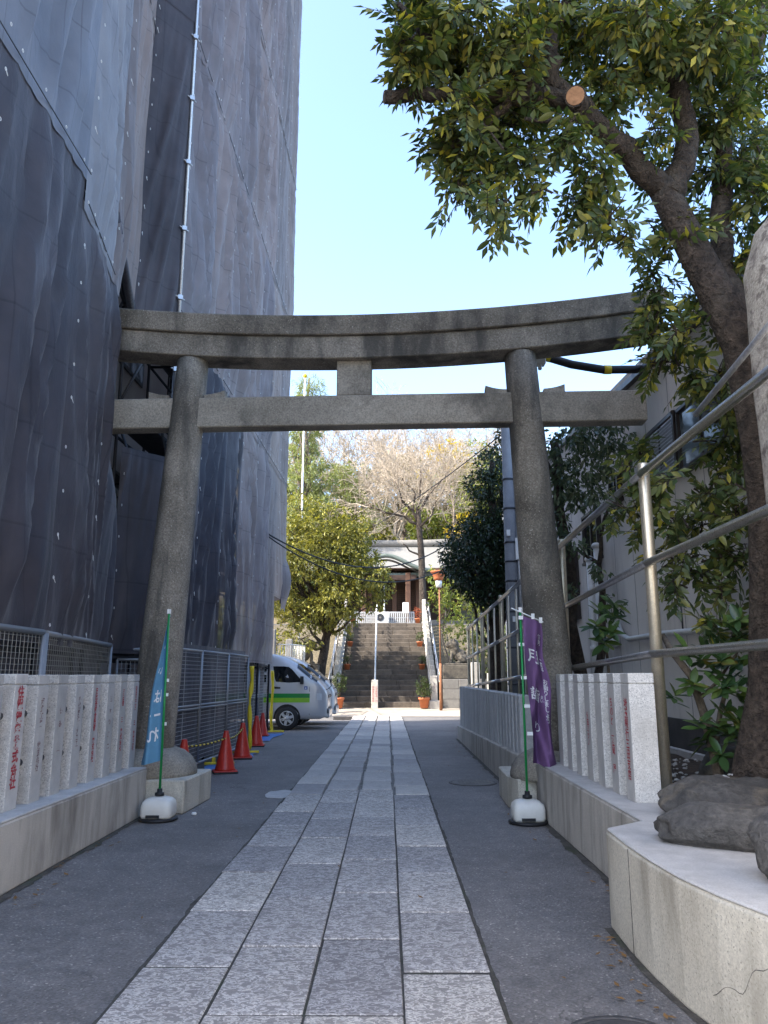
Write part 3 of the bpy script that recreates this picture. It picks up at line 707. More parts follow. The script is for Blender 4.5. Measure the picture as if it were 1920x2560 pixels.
def sheet(a, b, z0, z1, mat, amp=1.0, skip=None, seed=0.0, sag=.12, nu=26, lean=.5, z0f=None, z1f=None):
    """one net hung between two standards; pinned at both sides, loose between the eyelets"""
    m = MB(); ax = Vector((b[0] - a[0], b[1] - a[1], 0)); ln = ax.length; nrm = Vector((ax.y, -ax.x, 0)).normalized()
    h = z1 - z0; nv = max(6, int(h / .11))
    def fn(u, v):
        lo = z0f(u) if z0f else z0; hi = z1f(u) if z1f else z1
        z = lo + (hi - lo) * v
        pin = max(0.0, math.sin(math.pi * u)) ** .6
        x = u * ln
        d = .17 * pin * (.35 + noise.noise((x * .55 + seed, z * .22, seed)))
        q = x * 3.0 + z * lean + seed * 3
        d += .26 * pin * (max(0, .55 - 1.6 * abs(noise.noise((q, z * .15 - x * .12, seed * 2)))) - .2)
        d += .08 * pin * (max(0, .5 - 1.8 * abs(noise.noise((x * 6.5 + z * lean * 1.2 + seed, z * .18, seed + 9)))) - .14)
        d += .03 * pin * noise.noise((x * 8 + z * lean * 4, z * 1.6, seed + 4))
        d *= amp * min(1.0, .25 + 6 * min(v, 1 - v))
        zz = z - sag * pin * (1 - v) ** 6 * (1.0 + .8 * noise.noise((x, seed, 0)))
        p = Vector((a[0], a[1], 0)) + ax * u + nrm * d
        return (p.x, p.y, zz)
    sk = None
    if skip:
        def sk(u, v):
            p = fn(u, v); return skip(*p)
    m.grid(fn, nu, nv, True, sk)
    o = m.build('mesh_sheet', mat, SC, recalc=False); return o
tiers = [1.9, 6.9, 12.0, 17.1, 22.2, TOP]
strips = []
fa = [(-3.32, -3.0), (-3.32, -.1), (-3.31, 1.8), (-3.31, 3.7), (-3.30, 5.6), (-3.30, 7.45)]
for i in range(2, len(fa) - 1): strips.append((fa[i], fa[i + 1], 'net_blue'))
BM, BT_ = lerp2(PB, PC, .5), lerp2(PB, PC, .66)
strips.append((PB, BM, 'net_blue')); strips.append((BM, BT_, 'net_brown')); strips.append((BT_, PC, 'net_brown'))
strips.append((PC, PD, 'net_dark_shaded'))
nD = 7
for i in range(nD): strips.append((lerp2(PD, PE, i / nD), lerp2(PD, PE, (i + 1) / nD), 'net' if i < 5 else 'net_beige'))
for si, (a, b, mt) in enumerate(strips):
    yb = (a[1] + b[1]) / 2
    off = .0 if yb < 7.4 else (-.35 if yb < 10.6 else (.5 if yb < 11.1 else .25))
    for k in range(len(tiers) - 1):
        z0 = tiers[k] + (off if k else 0); z1 = tiers[k + 1] + (off if k + 1 < len(tiers) - 1 else 0)
        if k == 0 and yb > 21.2: z0 = 3.75
        m_ = mt
        if k == 0 and yb < 16.5: m_ = 'net_dark_shaded'  # bottom tier gets the darker colour in place of real shade
        z0f = z1f = None; zb = z0 - .1
        if a == BT_:                                   # tied back where the torii beam ends pass through
            if k == 0: z1f = lambda u: 4.45 - .75 * u
            if k == 1: z0f = lambda u: 7.2 - .55 * u
        if a == PC and k == 0: z1f = lambda u: 4.7
        if a == PC and k == 1: z0f = lambda u: 6.35
        sheet((a[0] + .016 * k, a[1]), (b[0] + .016 * k, b[1]), zb, z1, M[m_], .6 if mt == 'net_dark_shaded' else (.75 if 7.4 < yb < 10.6 else (1.15 if yb < 19 else .6)), None, si * 1.37, .0, lean=(-.5, .42, -.36, .55, .48, -.42)[si % 6], z0f=z0f, z1f=z1f)
# end of the nets round the far corner
sheet(PE, (-4.6, 23.0), 3.75, 12, M['net'], 1, None, 51.); sheet(PE, (-4.6, 23.0), 12, TOP, M['net'], 1, None, 57.)
# loose flap bulging at the bottom of the last strip
fl = MB(); fl.grid(lambda u, v: (-3.05 + .22 * math.sin(math.pi * min(1, v * 1.2)) * (1 - abs(2 * u - 1) ** 2), 22.0 + .9 * u, 3.3 + 1.9 * v + .12 * math.sin(3 * u)), 12, 16)
fl.build('mesh_sheet', M['net'], SC)
# standards, ledgers, braces, planks
nodes_xy = [s[0] for s in strips] + [PE]
std = MB().cyl((0, 0, 0), (0, 0, TOP), .0243, n=8).mesh('standard', M['dark_pipe'])
std_g = MB().cyl((0, 0, 0), (0, 0, TOP), .0243, n=10).mesh('standard', M['galv'])
for (x, y) in nodes_xy:
    z0 = 0 if y < 21.5 else 3.6
    link('standard', std_g if (x, y) == PD else std, None, SC, Vector((x + (.045 if (x, y) == PD else -.09), y, z0)) - ORG[SC], scale=(1, 1, (TOP - z0) / TOP))
    link('standard', std, None, SC, Vector((x - .95, y, z0)) - ORG[SC], scale=(1, 1, (TOP - z0) / TOP))
cl = MB()
for k in range(24):
    z = 1.3 + k * 1.2; cl.box((PD[0] + .05, PD[1] - .02, z), (.075, .075, .07), rz=.5); cl.cyl((PD[0] + .0, PD[1] - .1, z), (PD[0] + .1, PD[1] + .06, z), .012, n=6)
tag(cl.build('clamps', M['galv'], SC), kind='stuff')
for z in [1.75 + 1.72 * i for i in range(16)]:
    for (a, b) in ((fa[2], PB), (PB, PC), (PC, PD), (PD, PE)):
        if z < 4 and a == PD: b = lerp2(PD, PE, .85)
        for dx in (-.12, -.98):
            m = MB(); m.cyl((a[0] + dx, a[1], z), (b[0] + dx, b[1], z), .0243, n=6); m.build('ledger', M['dark_pipe'], SC)
    for (x, y) in nodes_xy[4:]:
        if y > 21.5 and z < 4: continue
        m = MB(); m.cyl((x - .09, y + .03, z - .05), (x - .95, y + .03, z - .05), .0243, n=6); m.build('transom', M['dark_pipe'], SC)
    for (a, b) in ((fa[2], PB), (PB, PC), (PD, PE)):
        if z < 4 and a == PD: b = lerp2(PD, PE, .85)
        m = MB(); d = Vector((b[0] - a[0], b[1] - a[1], 0)); c = Vector(((a[0] + b[0]) / 2 - .55, (a[1] + b[1]) / 2, z + .05))
        m.box(c, (.5, d.length, .045), rz=math.atan2(-d.x, d.y)); m.build('deck', M['dark_pipe'], SC)
for i in range(8):
    z = 1.8 + 1.72 * i * 2
    for (a, b) in ((lerp2(PB, PC, .5), PC), (PC, PD), (PD, lerp2(PD, PE, 1 / 7)), (lerp2(PD, PE, 3 / 7), lerp2(PD, PE, 4 / 7)), (lerp2(PD, PE, 5 / 7), lerp2(PD, PE, 6 / 7))):
        m = MB(); m.cyl((a[0] - .14, a[1], z), (b[0] - .14, b[1], z + 1.72), .021, n=6); m.build('brace', M['dark_pipe'], SC)
        m = MB(); m.cyl((b[0] - .14, b[1], z + 1.72), (a[0] - .14, a[1], z + 3.44), .021, n=6); m.build('brace', M['dark_pipe'], SC)
# bundled pole where the net is tied back above the torii
m = MB(); m.cyl((-3.52, 8.9, 7.35), (-3.74, 10.35, 6.75), .06, n=10); m.build('net_roll', M['net_dark_shaded'], SC)
# white eyelet ties down every seam
def eyelets(x, y, z0, z1, nrm, name='eyelets', sp=.45):
    m = MB(); z = z0
    while z < z1:
        zz = z + random.uniform(-.05, .05); k = random.uniform(-.02, .02)
        c = Vector((x, y + k, zz)) + nrm * (.05 + .016 * max(0, (zz - 2) / 5.1))
        pts = [c + Vector((.0, .013 * math.cos(a), .016 * math.sin(a))) for a in [2 * math.pi * i / 7 for i in range(8)]]
        m.tube(pts, .0035, 4, False)
        if random.random() < .3: m.tube([c, c + Vector((.01, random.uniform(-.03, .05), -.05))], .004, 4)
        z += sp
    return tag(m.build(name, M['white'], SC), kind='stuff')
for i, (x, y) in enumerate(nodes_xy):
    if y < 1 or (x, y) == BT_: continue
    z0 = 2.0 if y < 21.5 else 3.8
    if PB[1] < y < PC[1] + .2:
        eyelets(x, y, z0, 4.4, Vector((1, 0, 0))); eyelets(x, y, 7.2, TOP - 4, Vector((1, 0, 0)))
    else: eyelets(x, y, z0, TOP - 3, Vector((1, 0, 0)))

for z, segs in ((6.9, ((fa[2], PB),)), (12.0, ((fa[2], PB),)), (6.55, ((PB, BM),)), (11.65, ((PB, PC),)), (12.25, ((PD, PE),)), (7.15, ((PD, PE),)), (17.35, ((PD, PE),))):
    for a, b in segs:
        m = MB(); ln = math.hypot(b[0] - a[0], b[1] - a[1]); k = int(ln / .45)
        for i in range(k):
            q = lerp2(a, b, (i + .5) / k); c = Vector((q[0] + .075, q[1], z + random.uniform(-.03, .03)))
            m.tube([c + Vector((0, .013 * math.cos(t), .016 * math.sin(t))) for t in [2 * math.pi * j / 7 for j in range(8)]], .0035, 4, False)
        tag(m.build('eyelets', M['white'], SC), kind='stuff')
        m = MB(); m.cyl((a[0] + .06, a[1], z - .03), (b[0] + .06, b[1], z - .03), .006, n=5); m.build('lacing', M['dark_pipe'], SC)
# ================================================================== site fence panels
def wire_panel(p0, p1, z0, z1, label, group, pitch_h, pitch_v, frame=.022, mats=('fence_metal', 'wire'), mid=True, cat='fence panel'):
    p0, p1 = Vector((p0[0], p0[1], 0)), Vector((p1[0], p1[1], 0))
    t = thing('mesh_fence_panel', tuple(p0 + Vector((0, 0, z0))), label, cat, group)
    d = (p1 - p0); ln = d.length; d.normalize()
    def P(s, z): return p0 + d * s + Vector((0, 0, z))
    f = MB()
    for (a, b) in (((0, z0), (ln, z0)), ((0, z1), (ln, z1)), ((0, z0), (0, z1)), ((ln, z0), (ln, z1))): f.cyl(P(*a), P(*b), frame, n=8)
    f.build('frame', M[mats[0]], t)
    if mid:
        f = MB(); zm = (z0 + z1) / 2; f.cyl(P(0, zm + .025), P(ln, zm + .025), frame * .9, n=8); f.cyl(P(0, zm - .025), P(ln, zm - .025), frame * .9, n=8); f.build('mid_rail', M[mats[0]], t)
    wv = MB(); z = z0 + pitch_h
    while z < z1 - .01: wv.cyl(P(0, z), P(ln, z), .0035, n=4, caps=False); z += pitch_h
    s = pitch_v
    while s < ln - .01: wv.cyl(P(s, z0), P(s, z1), .0035 if pitch_v < .2 else .006, n=4, caps=False); s += pitch_v
    tag(wv.build('wires', M[mats[1]], t), kind='stuff')
    return t
wire_panel((-3.22, 4.9), (-3.24, 7.3), .1, 1.9, 'close mesh fence panel at the left edge, nearer of the two above the granite posts', 'close mesh panels', .05, .075, .03, mid=False, mats=('fence_metal', 'wire_dark'))
wire_panel((-3.28, 7.45), (-3.70, 10.4), .1, 1.9, 'close mesh fence panel above the granite posts, next to the torii column', 'close mesh panels', .05, .075, .03, mid=False, mats=('fence_metal', 'wire_dark'))
t = wire_panel((-3.7, 10.7), (-3.25, 11.0), .1, 1.72, 'narrow chain link gate leaf just left of the torii column', None, .06, .06, .02, mid=False, cat='gate')
pp = MB(); pp.cyl((-3.85, 10.62, 1.86), (-3.2, 11.1, 1.86), .03, n=10); tag(pp.build('horizontal_pipe', M['fence_metal']), 'grey horizontal pipe left of the torii column over a small gate', 'pipe')
fx = [(-3.2, 11.25), (-3.09, 13.0), (-2.98, 14.65), (-2.92, 16.4)]
labs = ['line wire site fence panel half behind the left torii column', 'line wire site fence panel in the middle of three, behind the rope', 'line wire site fence panel next to the first yellow pole cover']
for i in range(3):
    wire_panel(lerp2(fx[i], fx[i + 1], .008), lerp2(fx[i], fx[i + 1], .99), .12, 1.9, labs[i], 'line wire panels', .062, .9)
wire_panel((-3.34, 18.9), (-3.32, 20.2), .12, 1.88, 'farther grey fence panel between the two yellow pole covers, left half', 'far fence panels', .075, .7)
wire_panel((-3.31, 20.22), (-3.28, 21.5), .12, 1.88, 'farther grey fence panel right beside the silver van', 'far fence panels', .075, .7)
# dark netting backing the panels down to the ground
for (a, b, z1) in ((fx[0], fx[3], 2.0), ((-3.36, 18.9), (-3.32, 21.5), 2.1), ((-3.36, 1.8), (-3.38, 7.4), 2.0), ((-3.4, 7.45), (-3.80, 10.4), 2.0)):
    sheet((a[0] - .07, a[1]), (b[0] - .07, b[1]), .15, z1, M['net_dark_shaded'], .35, None, random.uniform(60, 90), 0)
# ================================================================== cones, rope, pole covers
def cone(x, y, label, rz=0.0, s=1.0):
    t = thing('traffic_cone', (x, y, 0), label, 'traffic cone', 'red traffic cones along the site fence')
    c = MB(); c.lathe((x, y, 0), [(.165 * s, .045), (.155 * s, .07), (.148 * s, .1), (.04 * s, .62 * s), (.038 * s, .64 * s), (.03 * s, .645 * s)], 24); c.build('cone_body', M['red'], t)
    b = MB(); b.box((x, y, .036), (.37 * s, .37 * s, .018), rz); b.build('base_flange', M['red'], t, bevel=.006)
    b = MB(); b.box((x, y, .015), (.385 * s, .385 * s, .024), rz); b.build('rubber_base', M['black'], t, bevel=.006)
    return t
cone(-2.80, 11.0, 'red traffic cone half hidden behind the left torii footing')
cone(-2.58, 12.75, 'red traffic cone nearest the camera, in front of the fence, with rope at its neck', .3)
cone(-2.70, 14.85, 'red traffic cone second along the fence, at the end of the rope', .15)
cone(-2.87, 17.4, 'red traffic cone between the two yellow pole covers, beside the first one', .1)
cone(-3.18, 20.2, 'farthest red traffic cone, behind the others beside the second yellow cover', 0, .9)
rp = thing('safety_rope', (-2.7, 12.7, 0), 'yellow and black striped rope strung between the red cones', 'rope')
def rope(p0, p1, sag, n=22):
    p0, p1 = Vector(p0), Vector(p1)
    P = [p0.lerp(p1, i / n) - Vector((0, 0, sag * 4 * (i / n) * (1 - i / n))) for i in range(n + 1)]
    a = MB(); b = MB()
    for i in range(n): (a if i % 2 else b).cyl(P[i], P[i + 1], .013, n=7)
    tag(a.build('yellow_bands', M['yellow'], rp), kind='stuff'); tag(b.build('black_bands', M['black'], rp), kind='stuff')
rope((-2.80, 11.0, .55), (-2.58, 12.75, .53), .03); rope((-2.58, 12.75, .53), (-2.70, 14.85, .55), .06)
def cover(x, y, h, label, s):
    m = MB(); n = 22
    pts = [(x + .014 * math.sin(i * .4 + s), y + .02 * math.cos(i * .7), .02 + h * i / n) for i in range(n + 1)]
    rr = [.042 + .008 * math.sin(i * .9 + s) - (.015 if abs(i - 13) < 1.1 else 0) for i in range(n + 1)]
    m.tube(pts, rr, 10); tag(m.build('pole_cover', M['yellow']), label, 'pole cover', 'yellow foam pole covers')
cover(-2.87, 16.55, 1.68, 'yellow plastic pole cover at the end of the nearer fence panels', .3)
cover(-3.16, 21.6, 1.62, 'yellow plastic pole cover in front of the silver van', 1.9)
def ground_sheet(x, y, w, d, label, s):
    m = MB(); m.grid(lambda u, v: (x + w * (u - .5) + .05 * math.sin(v * 5 + s), y + d * (v - .5) + .05 * math.sin(u * 4 + s), .012 + .02 * abs(noise.noise((u * 4, v * 4, s)))), 10, 12)
    tag(m.build('blue_sheet', M['blue_sheet']), label, 'plastic sheet', 'blue plastic sheets under the fence feet')
ground_sheet(-2.85, 13.3, .35, .9, 'blue plastic sheet on the ground behind the nearest red cone', 1)
ground_sheet(-2.75, 15.6, .35, .9, 'blue plastic sheet on the ground beside the second red cone', 2)
ground_sheet(-3.05, 19.9, .55, 2.4, 'blue plastic sheet on the ground before the silver van', 3)
for i, (x, y, l) in enumerate(((-2.76, 15.6, 'yellow fence foot sticking out beside the second red cone'), (-2.85, 13.6, 'yellow fence foot behind the nearest red cone'), (-3.02, 21.3, 'yellow fence foot by the second yellow cover near the van'))):
    m = MB(); m.box((x, y, .055), (.5, .07, .04), .2); m.box((x - .1, y, .1), (.06, .06, .1), .2)
    tag(m.build('fence_foot', M['yellow'], bevel=.006), l, 'fence foot', 'yellow fence feet')
m = MB(); m.b2((-3.2, 12.2, 0), (-3.14, 12.3, .35)); m.b2((-3.2, 12.6, 0), (-3.14, 12.7, .35)); m.b2((-3.21, 12.0, .1), (-3.15, 13.2, .2))
tag(m.build('wooden_footing', M['bark_pale'], bevel=.005), 'small timber footing under the fence behind the nearest cone', 'timber')

# ================================================================== banner flags
def banner(base, pole_top, label, mat, fn, chars, rod, ties):
    bx, by = base
    t = thing('banner_flag', (bx, by, 0), label, 'banner')
    k = MB()
    def sup(a, r, p=.38):
        c, s = math.cos(a), math.sin(a)
        return (math.copysign(abs(c) ** p, c) * r[0], math.copysign(abs(s) ** p, s) * r[1])
    prof = [(.94, .035), (1.0, .06), (1.0, .15), (.93, .195), (.75, .222), (.45, .238), (.1, .25)]
    n = 36; vs = []
    for q, z in prof:
        for i in range(n):
            x, y = sup(2 * math.pi * i / n, (.168 * q, .15 * q)); vs.append((bx + x, by + y, z))
    fs = [(j * n + i, j * n + (i + 1) % n, (j + 1) * n + (i + 1) % n, (j + 1) * n + i) for j in range(len(prof) - 1) for i in range(n)] + [tuple(reversed(range(n))), tuple((len(prof) - 1) * n + i for i in range(n))]
    k.add(vs, fs, True); tank = k.build('water_tank', M['white_plastic'], t)
    k = MB(); k.b2((bx - .09, by - .165, .045), (bx + .05, by - .145, .075)); k.build('recess', M['black'], tank)
    k = MB(); k.lathe((bx, by, 0), [(.19, .003), (.205, .012), (.2, .03), (.16, .036)], 32); k.build('rubber_ring', M['black'], t)
    k = MB(); k.lathe((bx, by, .25), [(.05, 0), (.05, .03), (.028, .035), (.028, .07)], 16); k.build('collar', M['black'], t)
    pt = Vector(pole_top); k = MB(); k.cyl((bx, by, .25), pt, .0135, .012, 10); k.build('pole', M['green_pole'], t)
    k = MB(); k.cyl(Vector(rod[0]), Vector(rod[1]), .007, n=8); k.box(pt + Vector((0, 0, .01)), (.035, .035, .05)); k.build('cross_rod', M['white'], t)
    c = MB(); c.grid(fn, 26, 60); cl = c.build('cloth', mat, t)
    for u, v, du, dv in ties:
        k = MB(); P = Vector(fn(u, v)); k.box(P + Vector((du * .5, -.004, dv * .5)), (max(abs(du), .035), .008, max(abs(dv), .035))); k.build('tie_loop', M['white'], t)
    for body, size, u, v, sp, off in chars:
        me = text_mesh('\n'.join(body), size, M['white_print'], sp, off)
        W, H = fn.W, fn.H
        bm = bmesh.new(); bm.from_mesh(me); bmesh.ops.triangulate(bm, faces=bm.faces)
        bmesh.ops.subdivide_edges(bm, edges=[e for e in bm.edges if e.calc_length() > .03], cuts=1)
        for vt in bm.verts:
            uu, vv = u + vt.co.x / W, v - vt.co.y / H
            p = Vector(fn(uu, vv)); e = 1e-3
            nn = (Vector(fn(uu + e, vv)) - p).cross(Vector(fn(uu, vv + e)) - p)
            nn = nn.normalized() if nn.length > 0 else Vector((0, -1, 0))
            if nn.y > 0 and abs(nn.y) > .02 or (abs(nn.y) <= .02 and nn.x * fn.side < 0): nn = -nn
            vt.co = p + nn * .004 - ORG[t]
        bm.to_mesh(me); bm.free()
        link('lettering', me, None, cl)
    return t
# purple banner: hangs from a rod, upper part turned away, a long fold down the middle
def purple(u, v):
    x = 1.475 + .205 * u * (1 - .30 * math.exp(-((v - .22) / .13) ** 2)) + .10 * v * u + .055 * v + .03 * math.sin(v * 7) * u
    y = 8.47 - .10 * math.sin(math.pi * u) * math.exp(-((v - .35) / .3) ** 2) + .085 * math.sin(u * 8 + v * 6.5) * (.3 + v) + .20 * u * (v - .15) + .03 * math.sin(u * 15 - v * 9) * v
    z = 2.145 - .085 * u - 1.545 * v - .05 * u * v + .015 * math.sin(u * 6) * v
    return (x, y, z)
purple.W, purple.H, purple.side = .30, 1.55, -1
banner((1.46, 8.5), (1.455, 8.5, 2.20), 'purple shrine banner with white lettering on a green pole by the right torii column', M['purple_cloth'], purple,
       [('月', .16, .36, .27, .9, .002), ('詣', .14, .30, .53, .9, .002), ('り', .12, .34, .75, .9, .001), ('毎月', .06, .74, .13, .95, .001), ('一度は', .05, .76, .29, .95, .001), ('お詣りしましょう', .06, .80, .53, .93, .001), ('まい', .04, .62, .53, .95, .0)],
       ((1.36, 8.5, 2.23), (1.70, 8.48, 2.075)), [(.02, .0, -.05, -.04), (.5, 0, 0, .06), (.96, 0, 0, .06), (0, .2, -.06, 0), (0, .43, -.06, 0), (0, .62, -.06, 0), (0, .80, -.06, 0)])
# blue banner: seen almost edge on, blown back along the pole
def blue(u, v):
    x = -2.468 - u * (.012 + .245 * v ** .9) + .012 * math.sin(v * 9) * u
    y = 8.70 + .16 * math.sin(u * 5.5 + v * 2.2) * (.25 + .75 * v) * u + .10 * u * (1 - v)
    z = 2.15 - 1.55 * v - .06 * u * v
    return (x, y, z)
blue.W, blue.H, blue.side = .36, 1.56, 1
banner((-2.44, 8.66), (-2.462, 8.7, 2.20), 'blue banner with white lettering furled on a green pole by the left torii column', M['blue_cloth'], blue,
       [('は', .16, .36, .56, .9, .003), ('一', .18, .4, .69, .9, .004), ('れ', .17, .4, .82, .9, .003), ('・', .14, .5, .22, .9, .004), ('い', .10, .5, .38, .9, .002)],
       ((-2.462, 8.7, 2.19), (-2.50, 8.9, 2.17)), [(0, .45, .05, 0), (0, .55, .05, 0), (0, .75, .05, 0)])
m = MB(); m.box((-2.13, 8.95, .02), (.05, .035, .03), .5); tag(m.build('paper_scrap', M['white'], bevel=.008), 'tiny white scrap lying by the left footing block', 'litter')

# ================================================================== stainless railing on the right
RL = thing('steel_railing', (2.25, 12, 0), 'stainless steel pipe railing along the right side of the approach', 'railing')
def rz(z, y): return z - max(0, (y - 6.5)) * .03
posts = [(6.55, .05), (9.85, .05), (12.6, .045), (15.3, .045), (18.5, .045), (21.7, .045)]
for y, r in [(3.2, .05)] + posts:
    m = MB(); m.tube([(2.25, y, .45), (2.25, y, rz(3.32, y)), (2.25, y, rz(3.33, y))], [r, r, r * .9], 24); m.build('post', M['steel'], RL)
for z0, r in ((3.22, .035), (2.44, .033), (1.68, .033)):
    ys = [1.2] + [p[0] for p in posts]
    for a, b in zip(ys[:-1], ys[1:]):
        a2 = a if a > 2 else 1.2
        m = MB(); m.cyl((2.205, a2 - .06, rz(z0, a)), (2.205, b - .02, rz(z0, b)), r, n=16); m.build('rail', M['steel_dark'], RL)
for a, b in zip(posts[1:-1], posts[2:]):
    for k in (1, 2):
        y = a[0] + (b[0] - a[0]) * k / 3
        m = MB(); m.cyl((2.25, y, .5), (2.25, y, rz(3.2, y)), .022, n=10); m.build('picket', M['steel'], RL)
m = MB(); m.cyl((2.62, 4.2, 3.95), (2.35, 5.6, 3.45), .022, n=10); tag(m.build('thin_pipe', M['galv']), 'thin grey pipe slanting down beside the tall stone pillar', 'pipe')

# ================================================================== tall rough stone pillar at the right edge
PI = MB()
hs = [(.3, .265, .25), (1.5, .268, .25), (3.0, .27, .245), (4.2, .275, .24), (4.58, .262, .235), (4.95, .15, .2), (5.02, .05, .1)]
n = 48; vs = []
for j, (z, hx, hy) in enumerate([(a[0] + (b[0] - a[0]) * i / 6, a[1] + (b[1] - a[1]) * i / 6, a[2] + (b[2] - a[2]) * i / 6) for a, b in zip(hs[:-1], hs[1:]) for i in range(6)] + [hs[-1]]):
    for i in range(n):
        a = 2 * math.pi * i / n; c, s_ = math.cos(a), math.sin(a)
        x, y = math.copysign(abs(c) ** .35, c) * hx, math.copysign(abs(s_) ** .35, s_) * hy
        d = 1 + .05 * noise.noise((x * 3, y * 3, z * 1.5)) + .02 * noise.noise((x * 9, y * 9, z * 6))
        vs.append((3.08 + x * d, 5.42 + y * d, z))
rows = len(vs) // n
PI.add(vs, [(j * n + i, j * n + (i + 1) % n, (j + 1) * n + (i + 1) % n, (j + 1) * n + i) for j in range(rows - 1) for i in range(n)] + [tuple((rows - 1) * n + i for i in range(n))], True)
tag(PI.build('stone_pillar', M['old_stone']), 'tall rough stone pillar cut off by the right edge of the photo', 'pillar')

# ================================================================== house on the right
HB = thing('house', (3.65, 10, 0), 'beige rendered house behind the right railing', 'house')
def top(y): return 5.2 + (y - 5) * .092
m = MB(); m.add([(3.65, -14, 0), (3.65, 24, 0), (12, 24, 0), (12, -14, 0), (3.65, -14, top(-6)), (3.65, 24, top(24)), (12, 24, top(24)), (12, -14, top(-6))],  # unseen stretch behind the camera added to bounce warm sunlight
                [(0, 1, 5, 4), (1, 2, 6, 5), (2, 3, 7, 6), (3, 0, 4, 7), (4, 5, 6, 7)]); m.build('wall', M['building_wall'], HB)
m = MB(); m.b2((3.60, -6, 0), (3.66, 24, .98)); m.build('foundation', M['foundation'], HB)
m = MB(); m.add([(3.56, -6, top(-6)), (3.56, 24, top(24)), (12, 24, top(24)), (12, -6, top(-6)), (3.56, -6, top(-6) + .09), (3.56, 24, top(24) + .09), (12, 24, top(24) + .09), (12, -6, top(-6) + .09)],
                [(3, 2, 1, 0), (0, 1, 5, 4), (1, 2, 6, 5), (2, 3, 7, 6), (3, 0, 4, 7), (4, 5, 6, 7)]); m.build('roof_edge', M['brown_frame'], HB)
for y in range(-2, 24):
    m = MB(); m.b2((3.646, y * .91 + .4, .98), (3.6487, y * .91 + .408, top(y * .91) - .01)); m.build('wall_joint', M['grey_block'], HB)
def window(y0, y1, z0, z1, glassmat, shutter=None):
    f = MB(); e = .05
    f.b2((3.56, y0, z0), (3.66, y0 + e, z1)); f.b2((3.56, y1 - e, z0), (3.66, y1, z1)); f.b2((3.56, y0, z1 - e), (3.66, y1, z1)); f.b2((3.54, y0 - .02, z0 - e), (3.66, y1 + .02, z0))
    f.b2((3.58, (y0 + y1) / 2 - .025, z0), (3.65, (y0 + y1) / 2 + .025, z1))
    f = f.build('window', M['brown_frame'], HB, bevel=.004)
    q = MB(); q.b2((3.60, y0 + e, z0), (3.64, y1 - e, z1 - e)); q.build('pane', M[glassmat], f)
    if shutter:
        a, b = shutter
        s = MB(); s.b2((3.54, a, z0 - .02), (3.575, a + .05, z1 + .02)); s.b2((3.54, b - .05, z0 - .02), (3.575, b, z1 + .02)); s.b2((3.54, a, z1 - .03), (3.575, b, z1 + .02)); s.b2((3.54, a, z0 - .02), (3.575, b, z0 + .03)); s.b2((3.545, (a + b) / 2 - .02, z0), (3.575, (a + b) / 2 + .02, z1))
        s = s.build('shutter', M['brown_frame'], HB)
        z = z0 + .06
        sl = MB().box((0, 0, 0), (.03, b - a - .08, .022), rot=Matrix.Rotation(R(35), 3, 'Y')).mesh('slat', M['galv'])
        while z < z1 - .05:
            link('slat', sl, None, s, Vector((3.556, (a + b) / 2, z)) - ORG[HB]); z += .045
window(7.8, 9.1, 3.95, 4.72, 'pane', (9.12, 10.2)); window(12.9, 13.9, 3.5, 4.35, 'dark_pane'); window(11.6, 12.1, 4.2, 4.6, 'pane'); window(14.6, 15.6, 2.6, 3.9, 'dark_pane')
for y, zt in ((12.75, 3.6), (13.25, 3.45)):
    m = MB(); m.cyl((3.5, y, .5), (3.5, y, zt), .055, n=12); m.cyl((3.5, y, 1.9), (3.5, y, 2.0), .068, n=12); m.ell((3.5, y, zt + .03), (.085, .085, .06)); m.build('vent_pipe', M['white_pipe'], HB)
m = MB(); m.tube([(3.62, 12.2, 2.3), (3.58, 11.9, 2.12), (3.56, 11.5, 2.03), (3.56, 10, 2.03), (3.56, 8.5, 2.0), (3.56, 7.3, 1.97)], .04, 10); m.build('conduit', M['white_pipe'], HB)
m = MB(); m.ell((3.58, 12.35, 2.02), (.09, .1, .1)); m.build('vent_hood', M['white_pipe'], HB)
for y, z in ((9.6, 2.35), (10.4, 2.42), (8.5, 2.3)):
    m = MB(); m.cyl((3.643, y, z), (3.643, y, z - .28), .012, n=6); m.build('pipe_stub', M['dark_pipe'], HB)

# ================================================================== utility pole, cables
UP = thing('utility_pole', (2.85, 17.6, 0), 'grey utility pole behind the right torii column', 'utility pole')
m = MB(); m.cyl((2.85, 17.6, 0), (2.85, 17.6, 7.3), .165, .13, 20); m.build('pole', M['pole_concrete'], UP)
for z in (1.3, 2.1, 2.9, 3.6, 4.05, 4.5, 5.3, 6.0):
    m = MB(); m.cyl((2.85, 17.6, z), (2.85, 17.6, z + .04), .175 - .004 * z, n=20); m.build('band', M['dark_pipe'], UP)
m = MB(); m.cyl((3.02, 17.5, .6), (3.0, 17.5, 7.2), .035, n=10); m.build('conduit', M['galv'], UP)
for x, z, w_, h in ((2.98, 4.35, .1, .5), (2.78, 4.72, .08, .14), (3.05, 3.75, .09, .2), (2.87, 2.75, .12, .12)):
    m = MB(); m.b2((x - w_ / 2, 17.40, z - h / 2), (x + w_ / 2, 17.43, z + h / 2)); m.build('plate', M['white'], UP)
m = MB(); m.b2((3.3, 18.6, 2.55), (3.34, 18.64, 2.58)); 
CB = thing('sheathed_cable', (2.8, 10.2, 5.7), 'black sheathed cable with yellow bands right of the torii column', 'cable')
pts = [(1.9, 10.3, 6.0), (2.2, 10.2, 5.93), (2.6, 10.2, 5.80), (3.05, 10.2, 5.72), (3.5, 10.25, 5.745), (4.2, 10.4, 5.86)]
m = MB(); m.tube(pts[1:], .058, 12); m.build('sheath', M['black'], CB)
